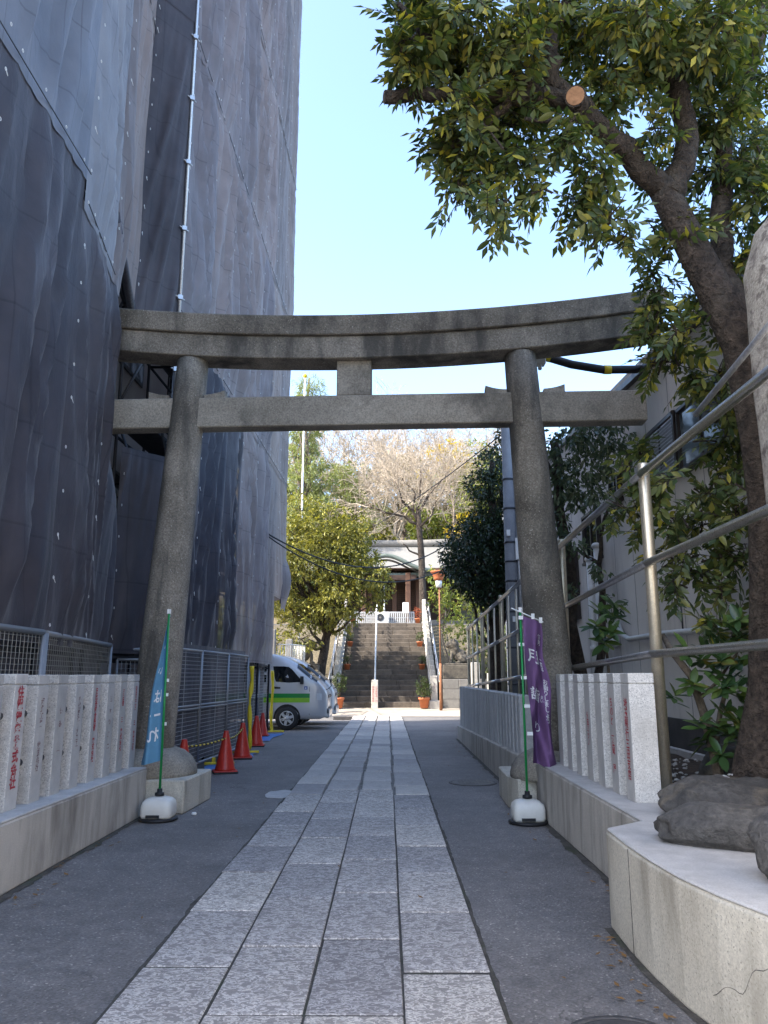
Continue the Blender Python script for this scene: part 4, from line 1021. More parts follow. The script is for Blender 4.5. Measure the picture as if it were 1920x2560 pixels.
m = MB(); m.tube(pts[:2], .02, 8); m.build('wire', M['black'], CB)
for i, p in ((0, (2.21, 10.2, 5.927)), (1, (3.05, 10.2, 5.72))):
    a = Vector(p); d = Vector((.1, 0, -.03 if i == 0 else .0)); m = MB(); m.cyl(a, a + d, .064, n=12); m.build('yellow_band', M['yellow'], CB)
m = MB(); m.b2((2.0, 9.82, 5.66), (2.16, 9.96, 5.83)); m.cyl((2.08, 9.86, 5.58), (2.08, 9.86, 5.66), .03, n=8)
tag(m.build('junction_box', M['white_plastic'], bevel=.01), 'small white box fixed behind the top of the right torii column', 'box')
def cable(name, a, b, sag, r, label, n=24):
    a, b = Vector(a), Vector(b); m = MB()
    m.tube([a.lerp(b, i / n) - Vector((0, 0, sag * 4 * (i / n) * (1 - i / n))) for i in range(n + 1)], r, 5)
    tag(m.build(name, M['black']), label, 'cable')
cable('overhead_cable', (-3.2, 19.5, 5.15), (2.3, 27, 6.2), .95, .022, 'upper black cable sagging across the approach in front of the shrine')
cable('overhead_cable', (-3.2, 19.5, 5.1), (2.9, 26.5, 5.7), 1.15, .02, 'lower black cable sagging across the approach in front of the shrine')
cable('overhead_cable', (-3.2, 19.45, 5.13), (-6, 33, 5.3), .3, .018, 'short black cable running into the round left tree')
cable('overhead_cable', (2.8, 17.6, 7.2), (-2.2, 38, 8.0), .2, .014, 'thin straight cable slanting across the bare trees')
# ================================================================== stairs to the shrine
Y0, Z0, RISE, RUN, NS = 33.0, .21, .224, .478, 18
SX0, SX1 = -2.08, 1.80
ST = thing('stone_stairway', (-.15, Y0, Z0), 'broad flight of dark stone steps rising to the shrine', 'stairs')
for k in range(NS):
    y = Y0 + k * RUN; zt = Z0 + (k + 1) * RISE; x = SX0
    cuts = [SX0]
    while cuts[-1] < SX1 - 1.3: cuts.append(cuts[-1] + random.uniform(.75, 1.35))
    cuts.append(SX1)
    for a, b in zip(cuts[:-1], cuts[1:]):
        s = MB(); s.b2((a + .004, y - .03 + random.uniform(-.012, .012), zt - RISE - .05), (b - .004, y + RUN + .02, zt + random.uniform(-.008, .008)))
        s.build('step_block', M['stair'], ST, bevel=.014, loc=((a + b) / 2, y, zt))
core = MB(); core.add([(SX0 - .3, Y0 + .1, -.2), (SX1 + .3, Y0 + .1, -.2), (SX1 + .3, Y0 + NS * RUN + .3, Z0 + NS * RISE - .25), (SX0 - .3, Y0 + NS * RUN + .3, Z0 + NS * RISE - .25), (SX0 - .3, Y0 + NS * RUN + .3, -.2), (SX1 + .3, Y0 + NS * RUN + .3, -.2)],
                      [(0, 1, 2, 3), (0, 3, 4), (1, 5, 2), (2, 5, 4, 3), (0, 4, 5, 1)]); core.build('core', M['stair'], ST)
ZT = Z0 + NS * RISE; YT = Y0 + NS * RUN
te = MB(); te.b2((-16, YT - .1, ZT - 4), (SX0 - .31, YT + 14, ZT - .02)); te.b2((SX0 - .31, YT + .3, ZT - 4), (SX1 + .31, YT + 14, ZT - .02)); te.b2((SX1 + .31, YT - .1, ZT - 4), (18, YT + 14, ZT - .02))
tag(te.build('terrace', M['grey_block']), kind='structure')
bank = MB(); bank.add([(-16, 34, .2), (SX0 - .55, 34, .2), (SX0 - .55, YT, ZT - .03), (-16, YT, ZT - .03)], [(0, 1, 2, 3)]); bank.add([(SX1 + .55, 35.2, 1.6), (18, 35.2, 1.6), (18, YT, ZT - .03), (SX1 + .55, YT, ZT - .03)], [(0, 1, 2, 3)])
tag(bank.build('bank', M['hill']), kind='structure')
# side parapets with stepped stone posts and steel rails
for s, x, lab in ((-1, SX0 - .16, 'pale stepped stone balustrade left of the shrine stairs'), (1, SX1 + .16, 'pale stepped stone balustrade right of the shrine stairs')):
    t = thing('balustrade', (x, Y0, Z0), lab, 'balustrade', 'stair balustrades')
    b = MB(); hw = .13
    pr = [(Y0 - .1, Z0 - .1), (YT + .1, ZT - .2), (YT + .1, ZT + .12), (Y0 - .1, Z0 + .2)]
    b.extr(pr, x - hw, x + hw, 'x'); b.build('kerb', M['parapet'], t, bevel=.01)
    pm = MB().box((0, 0, .45), (.2, .2, .9)).mesh('stone_post', M['parapet'], bevel=.015)
    for k in range(19):
        y = Y0 + .05 + k * (YT - Y0) / 18.; z = Z0 + .2 + (y - Y0) * RISE / RUN - .05
        link('stone_post', pm, None, t, Vector((x, y, z)) - ORG[t], scale=(1, 1.6, 1.0 if 0 < k < 18 else 1.25))
    for dz in (.95, .55):
        xx = x + s * .22
        m = MB(); m.cyl((xx, Y0 - .3, Z0 + .2 + dz), (xx, YT + .2, ZT + .25 + dz), .024, n=8); m.build('hand_rail', M['steel_dark'], t)
    for k in range(7):
        y = Y0 + k * 1.4; z = Z0 + .1 + (y - Y0) * RISE / RUN
        m = MB(); m.cyl((x + s * .22, y, z - .2), (x + s * .22, y, z + 1.1), .02, n=8); m.build('rail_post', M['steel_dark'], t)
CR = thing('centre_handrail', (-.54, Y0 - .12, Z0), 'white steel handrail running up the middle of the stairs', 'handrail')
m = MB(); m.cyl((-.54, Y0 - .05, Z0 + 1.05), (-.6, YT, ZT + .95), .03, n=10); m.build('rail', M['white'], CR)
for k in range(6):
    y = Y0 + .8 + k * 1.55; z = Z0 + (y - Y0) * RISE / RUN
    m = MB(); m.cyl((-.54 - .006 * k, y, z), (-.54 - .006 * k, y, z + 1.05), .022, n=8); m.build('rail_post', M['white'], CR)
CP = thing('name_post', (-.54, Y0 - .16, Z0), 'pale stone post with small lettering at the foot of the centre handrail', 'stone post')
m = MB(); m.b2((-.68, Y0 - .32, Z0 - .05), (-.40, Y0 - .04, Z0 + 1.13)); m.build('shaft', M['parapet'], CP, bevel=.02)
put_text('御鎮座記念奉納', .1, M['red_ink'], '-y', (-.60, Y0 - .325, Z0 + .55), CP); put_text('氏子崇敬者一同', .1, M['red_ink'], '-y', (-.47, Y0 - .325, Z0 + .55), CP)
EP = thing('name_post', (SX1 + .1, Y0 - .25, Z0), 'pale stone end post with faint lettering at the right foot of the stairs', 'stone post')
m = MB(); m.b2((SX1 - .02, Y0 - .42, Z0 - .05), (SX1 + .26, Y0 - .16, Z0 + 1.3)); m.b2((SX1 - .1, Y0 - .5, Z0 - .05), (SX1 + .34, Y0 - .1, Z0 + .3)); m.build('shaft', M['parapet'], EP, bevel=.02)
put_text('平成二年', .1, M['dark_ink'], '-y', (SX1 + .12, Y0 - .425, Z0 + .8), EP)

# ================================================================== foliage helpers
def leaves_mesh(name, P, D, Ln, Wd, mat, droop=.15, fold=.18, nrm=None):
    """P, D: (n,3) base points and directions; each leaf is a folded blade of four triangles"""
    P = np.asarray(P, float); D = np.asarray(D, float); n = len(P)
    D /= np.linalg.norm(D, axis=1, keepdims=True) + 1e-9
    if nrm is None:
        nrm = rng.normal(size=(n, 3)) * .55; nrm[:, 2] += 1.0
    S_ = np.cross(D, nrm); S_ /= np.linalg.norm(S_, axis=1, keepdims=True) + 1e-9
    U = np.cross(S_, D)
    Ln = np.broadcast_to(Ln, (n,))[:, None]; Wd = np.broadcast_to(Wd, (n,))[:, None]
    c1 = P + D * Ln * .42
    V = np.stack([P, c1 + S_ * Wd * .5, c1 - S_ * Wd * .5, c1 - U * Wd * fold, P + D * Ln - U * Ln * droop], 1).reshape(-1, 3)
    b = (np.arange(n) * 5)[:, None]
    F = np.concatenate([b + np.array([[0, 2, 3]]), b + np.array([[0, 3, 1]]), b + np.array([[1, 3, 4]]), b + np.array([[3, 2, 4]])], 1).reshape(-1, 3)
    me = bpy.data.meshes.new(name)
    me.vertices.add(len(V)); me.vertices.foreach_set('co', V.ravel())
    me.loops.add(F.size); me.loops.foreach_set('vertex_index', F.ravel().astype(np.int32))
    me.polygons.add(len(F)); me.polygons.foreach_set('loop_start', (np.arange(len(F)) * 3).astype(np.int32)); me.polygons.foreach_set('loop_total', np.full(len(F), 3, np.int32))
    me.update(calc_edges=True); me.materials.append(mat); return me
def clump_leaves(clumps, per, spread=.35, droop_dir=-.25):
    """clumps: (cx,cy,cz,rx,ry,rz); leaves grow outward from small twiglets near the clump shell"""
    P, D = [], []
    for (cx, cy, cz, rx, ry, rz_) in clumps:
        vol = (rx * ry * rz_) ** (2 / 3.)
        nt_ = max(4, int(per * vol))
        d = rng.normal(size=(nt_, 3)); d /= np.linalg.norm(d, axis=1, keepdims=True)
        r = rng.uniform(.45, 1.0, nt_) ** .6
        t = np.stack([cx + d[:, 0] * rx * r, cy + d[:, 1] * ry * r, cz + d[:, 2] * rz_ * r], 1)
        for q, dd in zip(t, d):
            k = 6
            dirs = dd[None] * .6 + rng.normal(size=(k, 3)) * .6; dirs[:, 2] += droop_dir
            P.append(q[None] + rng.normal(size=(k, 3)) * spread * .12); D.append(dirs)
    return np.concatenate(P), np.concatenate(D)
def limb(m, a, b, r0, r1, n=8, wob=.06, seg=6):
    a, b = Vector(a), Vector(b); ln = (b - a).length; s = random.uniform(0, 50); pts = []
    for i in range(seg + 1):
        t = i / seg; p = a.lerp(b, t); k = wob * ln * math.sin(math.pi * t)
        pts.append(p + Vector((noise.noise((t * 2.5, s, 0)), noise.noise((t * 2.5, s, 5)), noise.noise((t * 2.5, s, 9)))) * k * 1.6)
    m.tube(pts, [r0 + (r1 - r0) * i / seg for i in range(seg + 1)], n, True)
    return pts
def grow(m, p, d, ln, r, depth, spread=.6, up=.12, twig_min=.006, n0=6, kids=(2, 3), tips=None, shrink=.72):
    """recursive bare branching"""
    seg = 3; pts = [Vector(p)]; dd = Vector(d).normalized()
    for i in range(seg):
        dd = (dd + Vector((random.gauss(0, .13), random.gauss(0, .13), random.gauss(0, .1) + up * .3))).normalized()
        pts.append(pts[-1] + dd * ln / seg)
    r1 = max(twig_min, r * .62)
    m.tube(pts, [r + (r1 - r) * i / seg for i in range(seg + 1)], n0 if depth > 2 else (4 if depth > 1 else 3), False)
    if depth == 0:
        if tips is not None: tips.append((pts[-1], dd))
        return
    for k in range(random.randint(*kids)):
        u, w_ = ortho(dd); a = random.uniform(0, 2 * math.pi)
        nd = (dd + (u * math.cos(a) + w_ * math.sin(a)) * random.uniform(spread * .5, spread * 1.3)).normalized()
        at = pts[-1] if k == 0 else pts[random.randint(1, seg)]
        grow(m, at, nd, ln * random.uniform(shrink - .12, shrink + .1), r1, depth - 1, spread, up, twig_min, n0, kids, tips, shrink)
def tree(name, base, label, cat, leafm, clumps, per, lsize, trunk_r, bark='bark', group=None, trunk_top=None, fork=.45, lw=.42, droop=.15, crown='crown', spread=.35, lean=(0, 0)):
    t = thing(name, base, label, cat, group)
    m = MB(); b = Vector(base)
    zs = [c[2] for c in clumps]
    tt = Vector(trunk_top) if trunk_top else Vector((sum(c[0] for c in clumps) / len(clumps), sum(c[1] for c in clumps) / len(clumps), b.z + (max(zs) - b.z) * .75))
    pts = limb(m, b - Vector((0, 0, .15)), tt, trunk_r, trunk_r * .35, 12, .07, 9)
    tr = m.build('trunk', M[bark], t)
    br = MB()
    for c in clumps:
        k = min(len(pts) - 1, max(1, int(len(pts) * (fork + .45 * (c[2] - min(zs)) / (max(zs) - min(zs) + .01) * random.uniform(.6, 1)))))
        limb(br, pts[k], (c[0], c[1], c[2]), trunk_r * .32, trunk_r * .08, 6, .12, 5)
        for q in range(3):
            limb(br, (c[0], c[1], c[2]), (c[0] + random.uniform(-.8, .8) * c[3], c[1] + random.uniform(-.8, .8) * c[4], c[2] + random.uniform(-.4, .8) * c[5]), trunk_r * .09, trunk_r * .02, 4, .1, 3)
    tag(br.build('limbs', M[bark], t), kind='stuff')
    P, D = clump_leaves(clumps, per, spread)
    n = len(P)
    me = leaves_mesh(crown, P - np.array(base), D, lsize * rng.uniform(.7, 1.25, n), lsize * lw * rng.uniform(.8, 1.2, n), M[leafm], droop)
    o = link(crown, me, None, t); o['kind'] = 'stuff'
    return t
def ring_clumps(c, R_, n, r, squash=.8, seed=1, fill=.5):
    """clumps spread over an ellipsoid so that the crown has lobes and gaps"""
    q = random.Random(seed); out = []
    for i in range(n):
        a = i * 2.39996 + q.uniform(-.3, .3); h = -1 + 2 * (i + .5) / n; s = math.sqrt(max(0, 1 - h * h)); k = q.uniform(fill, 1.0)
        rr = r * q.uniform(.7, 1.25)
        out.append((c[0] + R_[0] * s * math.cos(a) * k, c[1] + R_[1] * s * math.sin(a) * k, c[2] + R_[2] * h * k, rr, rr, rr * squash))
    return out
# ================================================================== vans
def make_van(loc, label):
    t = thing('parked_van', loc, label, 'van', 'silver vans parked by the stairs'); ORG[t] = Vector((0, 0, 0))
    prof = [(0.0, 1.0, .60), (-.03, 1.06, .68), (-.10, 1.16, .755), (-.2, 1.27, .80), (-.30, 1.37, .825), (-.55, 1.585, .845), (-.88, 1.845, .855), (-1.15, 2.0, .86), (-1.5, 2.11, .86), (-2.0, 2.17, .86), (-3.0, 2.19, .86), (-4.3, 2.18, .86), (-4.6, 2.14, .85), (-4.7, 2.0, .83)]
    def interp(x, k):
        for a, b in zip(prof[:-1], prof[1:]):
            if b[0] <= x <= a[0]:
                f = (a[0] - x) / (a[0] - b[0]); return a[k] + (b[k] - a[k]) * f
        return prof[-1][k]
    def W(x, z):
        w_ = interp(x, 2); zt = interp(x, 1)
        w_ -= .13 * max(0, (z - 1.28) / .85) ** 1.4 + .05 * max(0, (.62 - z) / .35) ** 2
        r = .2 if zt > 1.5 else .1
        if z > zt - r: w_ -= (r * .9) * (1 - math.sqrt(max(0, 1 - ((z - zt + r) / r) ** 2)))
        return w_
    m = MB(); vs = []; k = 0
    xs = sorted(set([p[0] for p in prof] + [-.7, -1.3, -1.75, -2.5, -3.6]), reverse=True)
    for x in xs:
        zt = interp(x, 1); zb = .30 if x < -.15 else .34
        r = .2 if zt > 1.5 else .1
        zz = [zb + (zt - r - zb) * i / 9 for i in range(10)] + [zt - r + r * math.sin(math.pi / 2 * i / 5) for i in range(1, 6)]
        left = [(x, -W(x, z), z) for z in zz]; row = left + [(x, W(x, z), z) for z in reversed(zz)]
        k = len(row); vs += row
    fs = [(i * k + a, i * k + a + 1, (i + 1) * k + a + 1, (i + 1) * k + a) for i in range(len(xs) - 1) for a in range(k - 1)]
    fs += [tuple(range(k)), tuple((len(xs) - 1) * k + a for a in reversed(range(k)))]
    fs += [(i * k, (i + 1) * k, (i + 1) * k + k - 1, i * k + k - 1) for i in range(len(xs) - 1)]
    m.add(vs, fs, True); body = m.build('body', M['van_paint'], t)
    def patch(name, poly, mat, par, eps=.004, sides=(-1, 1)):
        for s in sides:
            q = MB(); q.add([(x, s * (W(x, z) + eps), z) for x, z in poly], [tuple(range(len(poly)))]); q.build(name, mat, par)
    def strip(name, z0, z1, mat):
        for s in (-1, 1):
            q = MB(); q.grid(lambda u, v: (-.50 - 4.15 * u, s * (W(-.50 - 4.15 * u, z0 + (z1 - z0) * v) + .007), z0 + (z1 - z0) * v), 40, 2); q.build(name, mat, body)
    win = [(-.74, 1.33), (-.78, 1.42), (-1.02, 1.68), (-1.12, 1.75), (-1.25, 1.77), (-1.57, 1.77), (-1.55, 1.6), (-1.5, 1.4), (-1.47, 1.34), (-1.1, 1.31)]
    patch('side_window', win, M['dark_pane'], t, .005); patch('side_window', [(-1.75, 1.33), (-1.75, 1.8), (-3.1, 1.8), (-3.1, 1.33)], M['dark_pane'], t, .005)
    patch('door_seam', [(-.50, .42), (-.50, 1.2), (-.512, 1.2), (-.512, .42)], M['van_dark'], body, .003); patch('door_seam', [(-1.66, .42), (-1.66, 1.86), (-1.672, 1.86), (-1.672, .42)], M['van_dark'], body, .003)
    strip('green_stripe', .89, 1.01, M['green'])
    strip('lime_stripe', .76, .888, M['lime'])
    patch('door_handle', [(-1.34, 1.14), (-1.52, 1.14), (-1.53, 1.2), (-1.34, 1.19)], M['van_dark'], t, .008)
    patch('access_sign', [(-.57, 1.12), (-.57, 1.21), (-.66, 1.21), (-.66, 1.12)], M['blue'], t, .005)
    patch('access_symbol', [(-.60, 1.135), (-.605, 1.195), (-.625, 1.195), (-.63, 1.15), (-.645, 1.15), (-.645, 1.135)], M['white'], t, .008)
    def ws(u, v):
        x = -.30 - .58 * v; zt = interp(x, 1); r = .2 if zt > 1.5 else .1; s = 2 * u - 1
        a = abs(s)
        if a < .8: return (x + .004, s / .8 * W(x, zt), zt + .006)
        b = (1 - a) / .2; z = zt - r + r * math.sin(math.pi / 2 * (.25 + .75 * b)); return (x + .004, math.copysign(W(x, z) + .006, s), z + .004)
    q = MB(); q.grid(ws, 24, 10); q.build('windscreen', M['dark_pane'], t)
    for s in (-1, 1):
        h = MB(); h.grid(lambda u, v: (-.012 - .30 * u ** 1.3 + .006, s * ((.50 + (W(-.012 - .30 * u ** 1.3, .95) + .008 - .50) * min(1, u * 1.6))), .80 + .19 * v + .03 * u), 8, 4); h.build('headlight', M['lens'], t)
        a = MB(); a.box((-.72, s * .97, 1.38), (.09, .17, .22)); a.cyl((-.72, s * .84, 1.32), (-.72, s * .93, 1.34), .03, n=8); a.build('wing_mirror', M['van_dark'], t, bevel=.03, seg=2)
        f = MB(); f.box((.012, s * .55, .52), (.03, .2, .14)); f.build('fog_lamp', M['van_dark'], t, bevel=.01)
    g_ = MB(); g_.box((.006, 0, .93), (.035, .95, .09)); g_.box((.01, 0, .55), (.035, .8, .15)); g_.build('grille', M['van_dark'], t, bevel=.01)
    g_ = MB(); g_.box((.012, 0, .93), (.04, .9, .018)); g_.build('grille_bar', M['chrome'], t)
    b = MB(); b.box((-.02, 0, .45), (.14, 1.2, .26)); b.build('bumper', M['van_paint'], t, bevel=.05, seg=3)
    k_ = MB(); k_.tube([(-.05, -.62, 1.12), (.02, -.66, 1.14), (.1, -.68, 1.22), (.08, -.68, 1.32)], .012, 6); k_.ell((.08, -.68, 1.36), (.03, .06, .06)); k_.build('kerb_mirror', M['van_dark'], t)
    for wx in (-1.14, -3.7):
        for s in (-1, 1):
            ar = MB(); pl = [(wx + .385 * math.cos(a), .33 + .385 * math.sin(a)) for a in [math.pi * i / 16 - .07 for i in range(17)]]; pl[0] = (wx + .385, .302); pl[-1] = (wx - .385, .302)
            ar.add([(x, s * (W(x, z) + .006), z) for x, z in pl], [tuple(range(len(pl)))]); ar.build('wheel_arch', M['van_dark'], body)
            tr = MB(); tr.lathe((0, 0, 0), [(.20, -.09), (.30, -.10), (.325, -.07), (.327, .07), (.30, .1), (.2, .09)], 32)
            tr.v = [(x + wx, z * -s * -1 + s * .775, y + .327) for x, y, z in tr.v]; wl = tr.build('wheel', M['black'], t)
            rm = MB(); rm.lathe((0, 0, 0), [(.205, .0), (.205, .095), (.185, .1), (.18, .06), (.0, .06)], 32)
            for i in range(6):
                a = i * math.pi / 3 + .3; rm.box((.11 * math.cos(a), .11 * math.sin(a), .088), (.17, .075, .03), rz=a)
            rm.lathe((0, 0, .06), [(.055, 0), (.055, .055), (.03, .06)], 16)
            rm.v = [(x + wx, s * (.775 + z * .98), y + .327) for x, y, z in rm.v]; rm.build('rim', M['hub'], wl)
    return t
v1 = make_van((-1.72, 23.35, 0), 'nearer silver van with green stripes, parked nose out by the fence')
v2 = copy_tree(v1); v2.location = (-1.66, 25.5, 0); v2['label'] = 'farther silver van mostly hidden behind the striped one'
m = MB(); m.b2((-1.9, 27.7, 0), (-1.25, 28.0, .11)); tag(m.build('drain_step', M['cast_iron'], bevel=.01), 'dark low block on the ground in front of the vans', 'block')
# service gate behind the vans
sg = thing('service_gate', (-4.2, 29, 0), 'grey gate post with pale railing behind the van roof', 'gate')
m = MB(); m.b2((-4.50, 28.9, 0), (-4.18, 29.2, 3.2)); m.build('post', M['grey_block'], sg, bevel=.02)
m = MB(); m.b2((-3.95, 30.2, 0), (-3.7, 30.5, 2.9)); m.build('post', M['grey_block'], sg, bevel=.02)
fr = MB()
for z in (1.75, 2.65): fr.cyl((-4.1, 29.1, z), (-3.55, 29.3, z), .025, n=6); fr.cyl((-3.55, 29.3, z), (-3.25, 30.6, z), .025, n=6)
for i in range(7): fr.cyl((-4.1 + .092 * i, 29.1 + .033 * i, 1.75), (-4.1 + .092 * i, 29.1 + .033 * i, 2.65), .012, n=5)
for i in range(9): fr.cyl((-3.55 + .0375 * i, 29.3 + .1625 * i, 1.75), (-3.55 + .0375 * i, 29.3 + .1625 * i, 2.65), .014, n=5)
fr.build('railing', M['white_plastic'], sg)

# ================================================================== guardian statues, lamp, pots, stair-top things
def statue(x, y, z, facing, label, wall):
    t = thing('guardian_statue', (x, y, .2), label, 'statue', 'stone guardian lions')
    c = MB(); f = facing
    def E(dx, dy, dz, r, tilt=0): c.ell((x + f * dx, y + dy, z + dz), r, 14, 10, Matrix.Rotation(tilt * f, 3, 'Y'))
    E(-.12, 0, .36, (.30, .19, .22), .55); E(-.32, 0, .22, (.2, .22, .22)); E(.1, 0, .52, (.19, .19, .26), .2)
    E(.2, 0, .82, (.21, .2, .2)); E(.37, 0, .77, (.12, .13, .11)); E(.1, 0, .8, (.2, .24, .24)); E(.05, 0, .62, (.18, .22, .2))
    for s in (-1, 1):
        E(.24, s * .12, .26, (.065, .07, .26)); E(.28, s * .12, .05, (.11, .08, .06)); E(-.2, s * .17, .2, (.2, .1, .17)); E(-.06, s * .18, .05, (.15, .08, .06)); E(.12, s * .18, 1.0, (.05, .05, .07))
    E(-.48, 0, .52, (.1, .12, .28), -.2); E(-.45, 0, .75, (.12, .14, .16))
    me0 = c.mesh('guardian_statue'); o0 = bpy.data.objects.new('tmp_statue', me0); COL.objects.link(o0)
    md = o0.modifiers.new('r', 'REMESH'); md.mode = 'VOXEL'; md.voxel_size = .028
    dg = bpy.context.evaluated_depsgraph_get(); dg.update(); me = bpy.data.meshes.new_from_object(o0.evaluated_get(dg)); bpy.data.objects.remove(o0)
    for v in me.vertices: v.co += v.normal * .018 * noise.noise(v.co * 14)
    me.transform(Matrix.Translation(-ORG[t])); me.polygons.foreach_set('use_smooth', [True] * len(me.polygons)); me.materials.clear()
    link('lion', me, M['statue'], t)
    p = MB(); p.b2((x - .62, y - .38, z - .62), (x + .58, y + .38, z - .04)); p.b2((x - .56, y - .34, z - .05), (x + .52, y + .34, z + .02)); p.build('pedestal', M['statue'], t, bevel=.03)
    b = MB()
    x0, x1 = wall
    for r_ in range(3):
        n = 3
        for k in range(n):
            a = x0 + (x1 - x0) * (k + (.25 if r_ % 2 else 0)) / n; b2 = x0 + (x1 - x0) * min(1, (k + 1 + (.25 if r_ % 2 else 0)) / n)
            if r_ % 2 and k == 0: a = x0
            q = MB(); q.b2((a + .006, y - .75, .15 + r_ * .41), (b2 - .006, y + .8, .15 + (r_ + 1) * .41 - .008)); q.build('plinth_block', M['grey_block'], t, bevel=.015)
statue(2.95, 33.4, 2.0, -1, 'dark stone guardian lion on its plinth right of the stairs', (2.28, 4.3))
statue(-3.5, 33.4, 2.0, 1, 'dark stone guardian lion half hidden under the round left tree', (-4.8, -2.6))
LP = thing('lamp_post', (2.15, 32, 0), 'rusty lamp post with an orange shade right of the stairs', 'lamp post')
m = MB(); m.cyl((2.15, 32, .1), (2.15, 32, 2.0), .062, .055, 12); m.build('post', M['rust'], LP)
m = MB(); m.cyl((2.15, 32, 2.0), (2.15, 32, 5.4), .032, n=10); m.build('upper_pipe', M['rust'], LP)
m = MB(); m.lathe((2.13, 32, 5.4), [(.17, 0), (.2, .1), (.3, .32), (.34, .34), (.34, .38), (.05, .42)], 20); m.build('lamp_shade', M['terracotta'], LP)
m = MB(); m.lathe((2.13, 32, 5.1), [(.12, 0), (.14, .3)], 14); m.build('globe', M['lens'], LP)
SP = MB(); SP.box((3.15, 26, 4.0), (.42, .18, .2)); SP.cyl((3.3, 26, 4.0), (3.8, 26, 4.05), .02, n=6); tag(SP.build('flood_lamp', M['grey_block'], bevel=.02), 'small grey floodlight under the dark tree on the right', 'lamp')
def pot(x, y, z, r, h, fol, leafm, label, s=1.0):
    t = thing('potted_plant', (x, y, z), label, 'potted plant', 'potted plants on the stairs')
    m = MB(); m.lathe((x, y, z), [(r * .68, 0), (r * .93, h * .8), (r * 1.04, h * .8), (r * 1.06, h), (r * .93, h), (r * .9, h * .92)], 24); m.build('pot', M['terracotta'], t)
    m = MB(); m.lathe((x, y, z), [(r * .9, h * .88), (.01, h * .93)], 16); m.build('soil', M['soil'], t)
    st_ = MB()
    for i in range(7): limb(st_, (x, y, z + h * .8), (x + random.uniform(-.6, .6) * fol[0], y + random.uniform(-.6, .6) * fol[0], z + h + fol[1] * random.uniform(.4, .9)), .014, .005, 5)
    st_.build('stems', M['bark'], t)
    P, D = clump_leaves([(x + random.uniform(-.4, .4) * fol[0], y + random.uniform(-.4, .4) * fol[0], z + h + fol[1] * random.uniform(.25, .85), fol[0] * .55, fol[0] * .55, fol[1] * .33) for i in range(8)], 380, .2, .1)
    n = len(P); me = leaves_mesh('foliage', P - np.array((x, y, z)), D, .085 * s * rng.uniform(.7, 1.3, n), .03 * s, M[leafm]); o = link('foliage', me, None, t); o['kind'] = 'stuff'
pot(1.50, 32.55, .21, .23, .42, (.46, .75), 'leaf_pot', 'large terracotta pot with a bushy plant at the right foot of the stairs')
pot(-2.02, 32.5, .21, .23, .42, (.44, .85), 'leaf_pot', 'large terracotta pot with a bushy plant at the left foot of the stairs')
for k, sx, w in ((6, 1, 'lower'), (6, -1, 'lower'), (11, 1, 'middle'), (11, -1, 'middle'), (17, -1, 'top')):
    pot(SX1 - .22 if sx > 0 else SX0 + .22, Y0 + k * RUN + .2, Z0 + (k + 1) * RISE, .15, .26, (.23, .42), 'leaf_pot', 'small terracotta pot with green plant on the %s %s side of the stairs' % (w, 'right' if sx > 0 else 'left'), .9)
pot(SX1 - .2, Y0 + 17 * RUN + .2, Z0 + 18 * RISE, .15, .26, (.22, .55), 'leaf_red', 'small pot with reddish leaves at the top right of the stairs', .9)
LFc = thing('white_fence', (-.4, 42.6, ZT), 'low white picket fence at the top of the stairs', 'fence')
m = MB(); m.b2((-2.3, 42.6, ZT + .42), (1.45, 42.68, ZT + .72)); m.b2((-2.3, 42.58, ZT + .66), (1.45, 42.7, ZT + .74)); 
m = MB(); m.b2((-2.3, 42.6, ZT + .64), (1.45, 42.66, ZT + .72)); m.b2((-2.3, 42.6, ZT + .08), (1.45, 42.66, ZT + .16)); m.b2((-2.3, 42.6, ZT + .36), (1.45, 42.64, ZT + .42)); m.build('rails', M['granite_far'], LFc)
pk = MB().b2((-.035, -.03, 0), (.035, .03, .64)).mesh('picket', M['granite_far'])
for i in range(34): link('picket', pk, None, LFc, (-1.86 + i * .112, -.01, .06))
AC = thing('air_conditioner', (-.28, 42.3, ZT), 'white air conditioner unit before the fence at the top of the stairs', 'air conditioner')
m = MB(); m.b2((-.62, 42.15, ZT + .06), (.06, 42.45, ZT + .66)); m.build('case', M['white_plastic'], AC, bevel=.02)
m = MB(); m.cyl((-.4, 42.145, ZT + .37), (-.4, 42.13, ZT + .37), .2, n=24); m.build('fan_grille', M['dark_pipe'], AC)
m = MB(); m.cyl((-.4, 42.128, ZT + .37), (-.4, 42.12, ZT + .37), .06, n=16); m.build('fan_hub', M['grey_block'], AC)
SG = thing('notice_board', (1.0, 42.4, ZT), 'white notice board standing before the shrine', 'sign')
m = MB(); m.b2((.82, 42.38, ZT + .62), (1.16, 42.41, ZT + 1.2)); m.build('panel', M['white'], SG, bevel=.008)
m = MB(); m.cyl((1.0, 42.42, ZT - .02), (1.0, 42.42, ZT + .7), .02, n=8); m.build('leg', M['fence_metal'], SG)
FP = thing('flag_pole', (-4.1, 36, 2), 'tall thin white flagpole with a ball top behind the round left tree', 'flagpole')
m = MB(); m.cyl((-4.1, 36, 1), (-4.1, 36, 16.0), .055, .035, 10); m.build('pole', M['white'], FP)
m = MB(); m.ell((-4.1, 36, 16.1), (.11, .11, .11), 16, 10); m.build('ball', M['yellow'], FP)
for i, (x, z) in enumerate(((3.3, .2), (3.9, .2))):
    m = MB(); m.b2((x - .16, 29.5, 0), (x + .16, 29.8, 2.0 - .4 * i)); tag(m.build('stone_marker', M['parapet'], bevel=.02), ['pale stone marker post seen through the far railing', 'second pale stone marker seen through the far railing'][i], 'stone post')

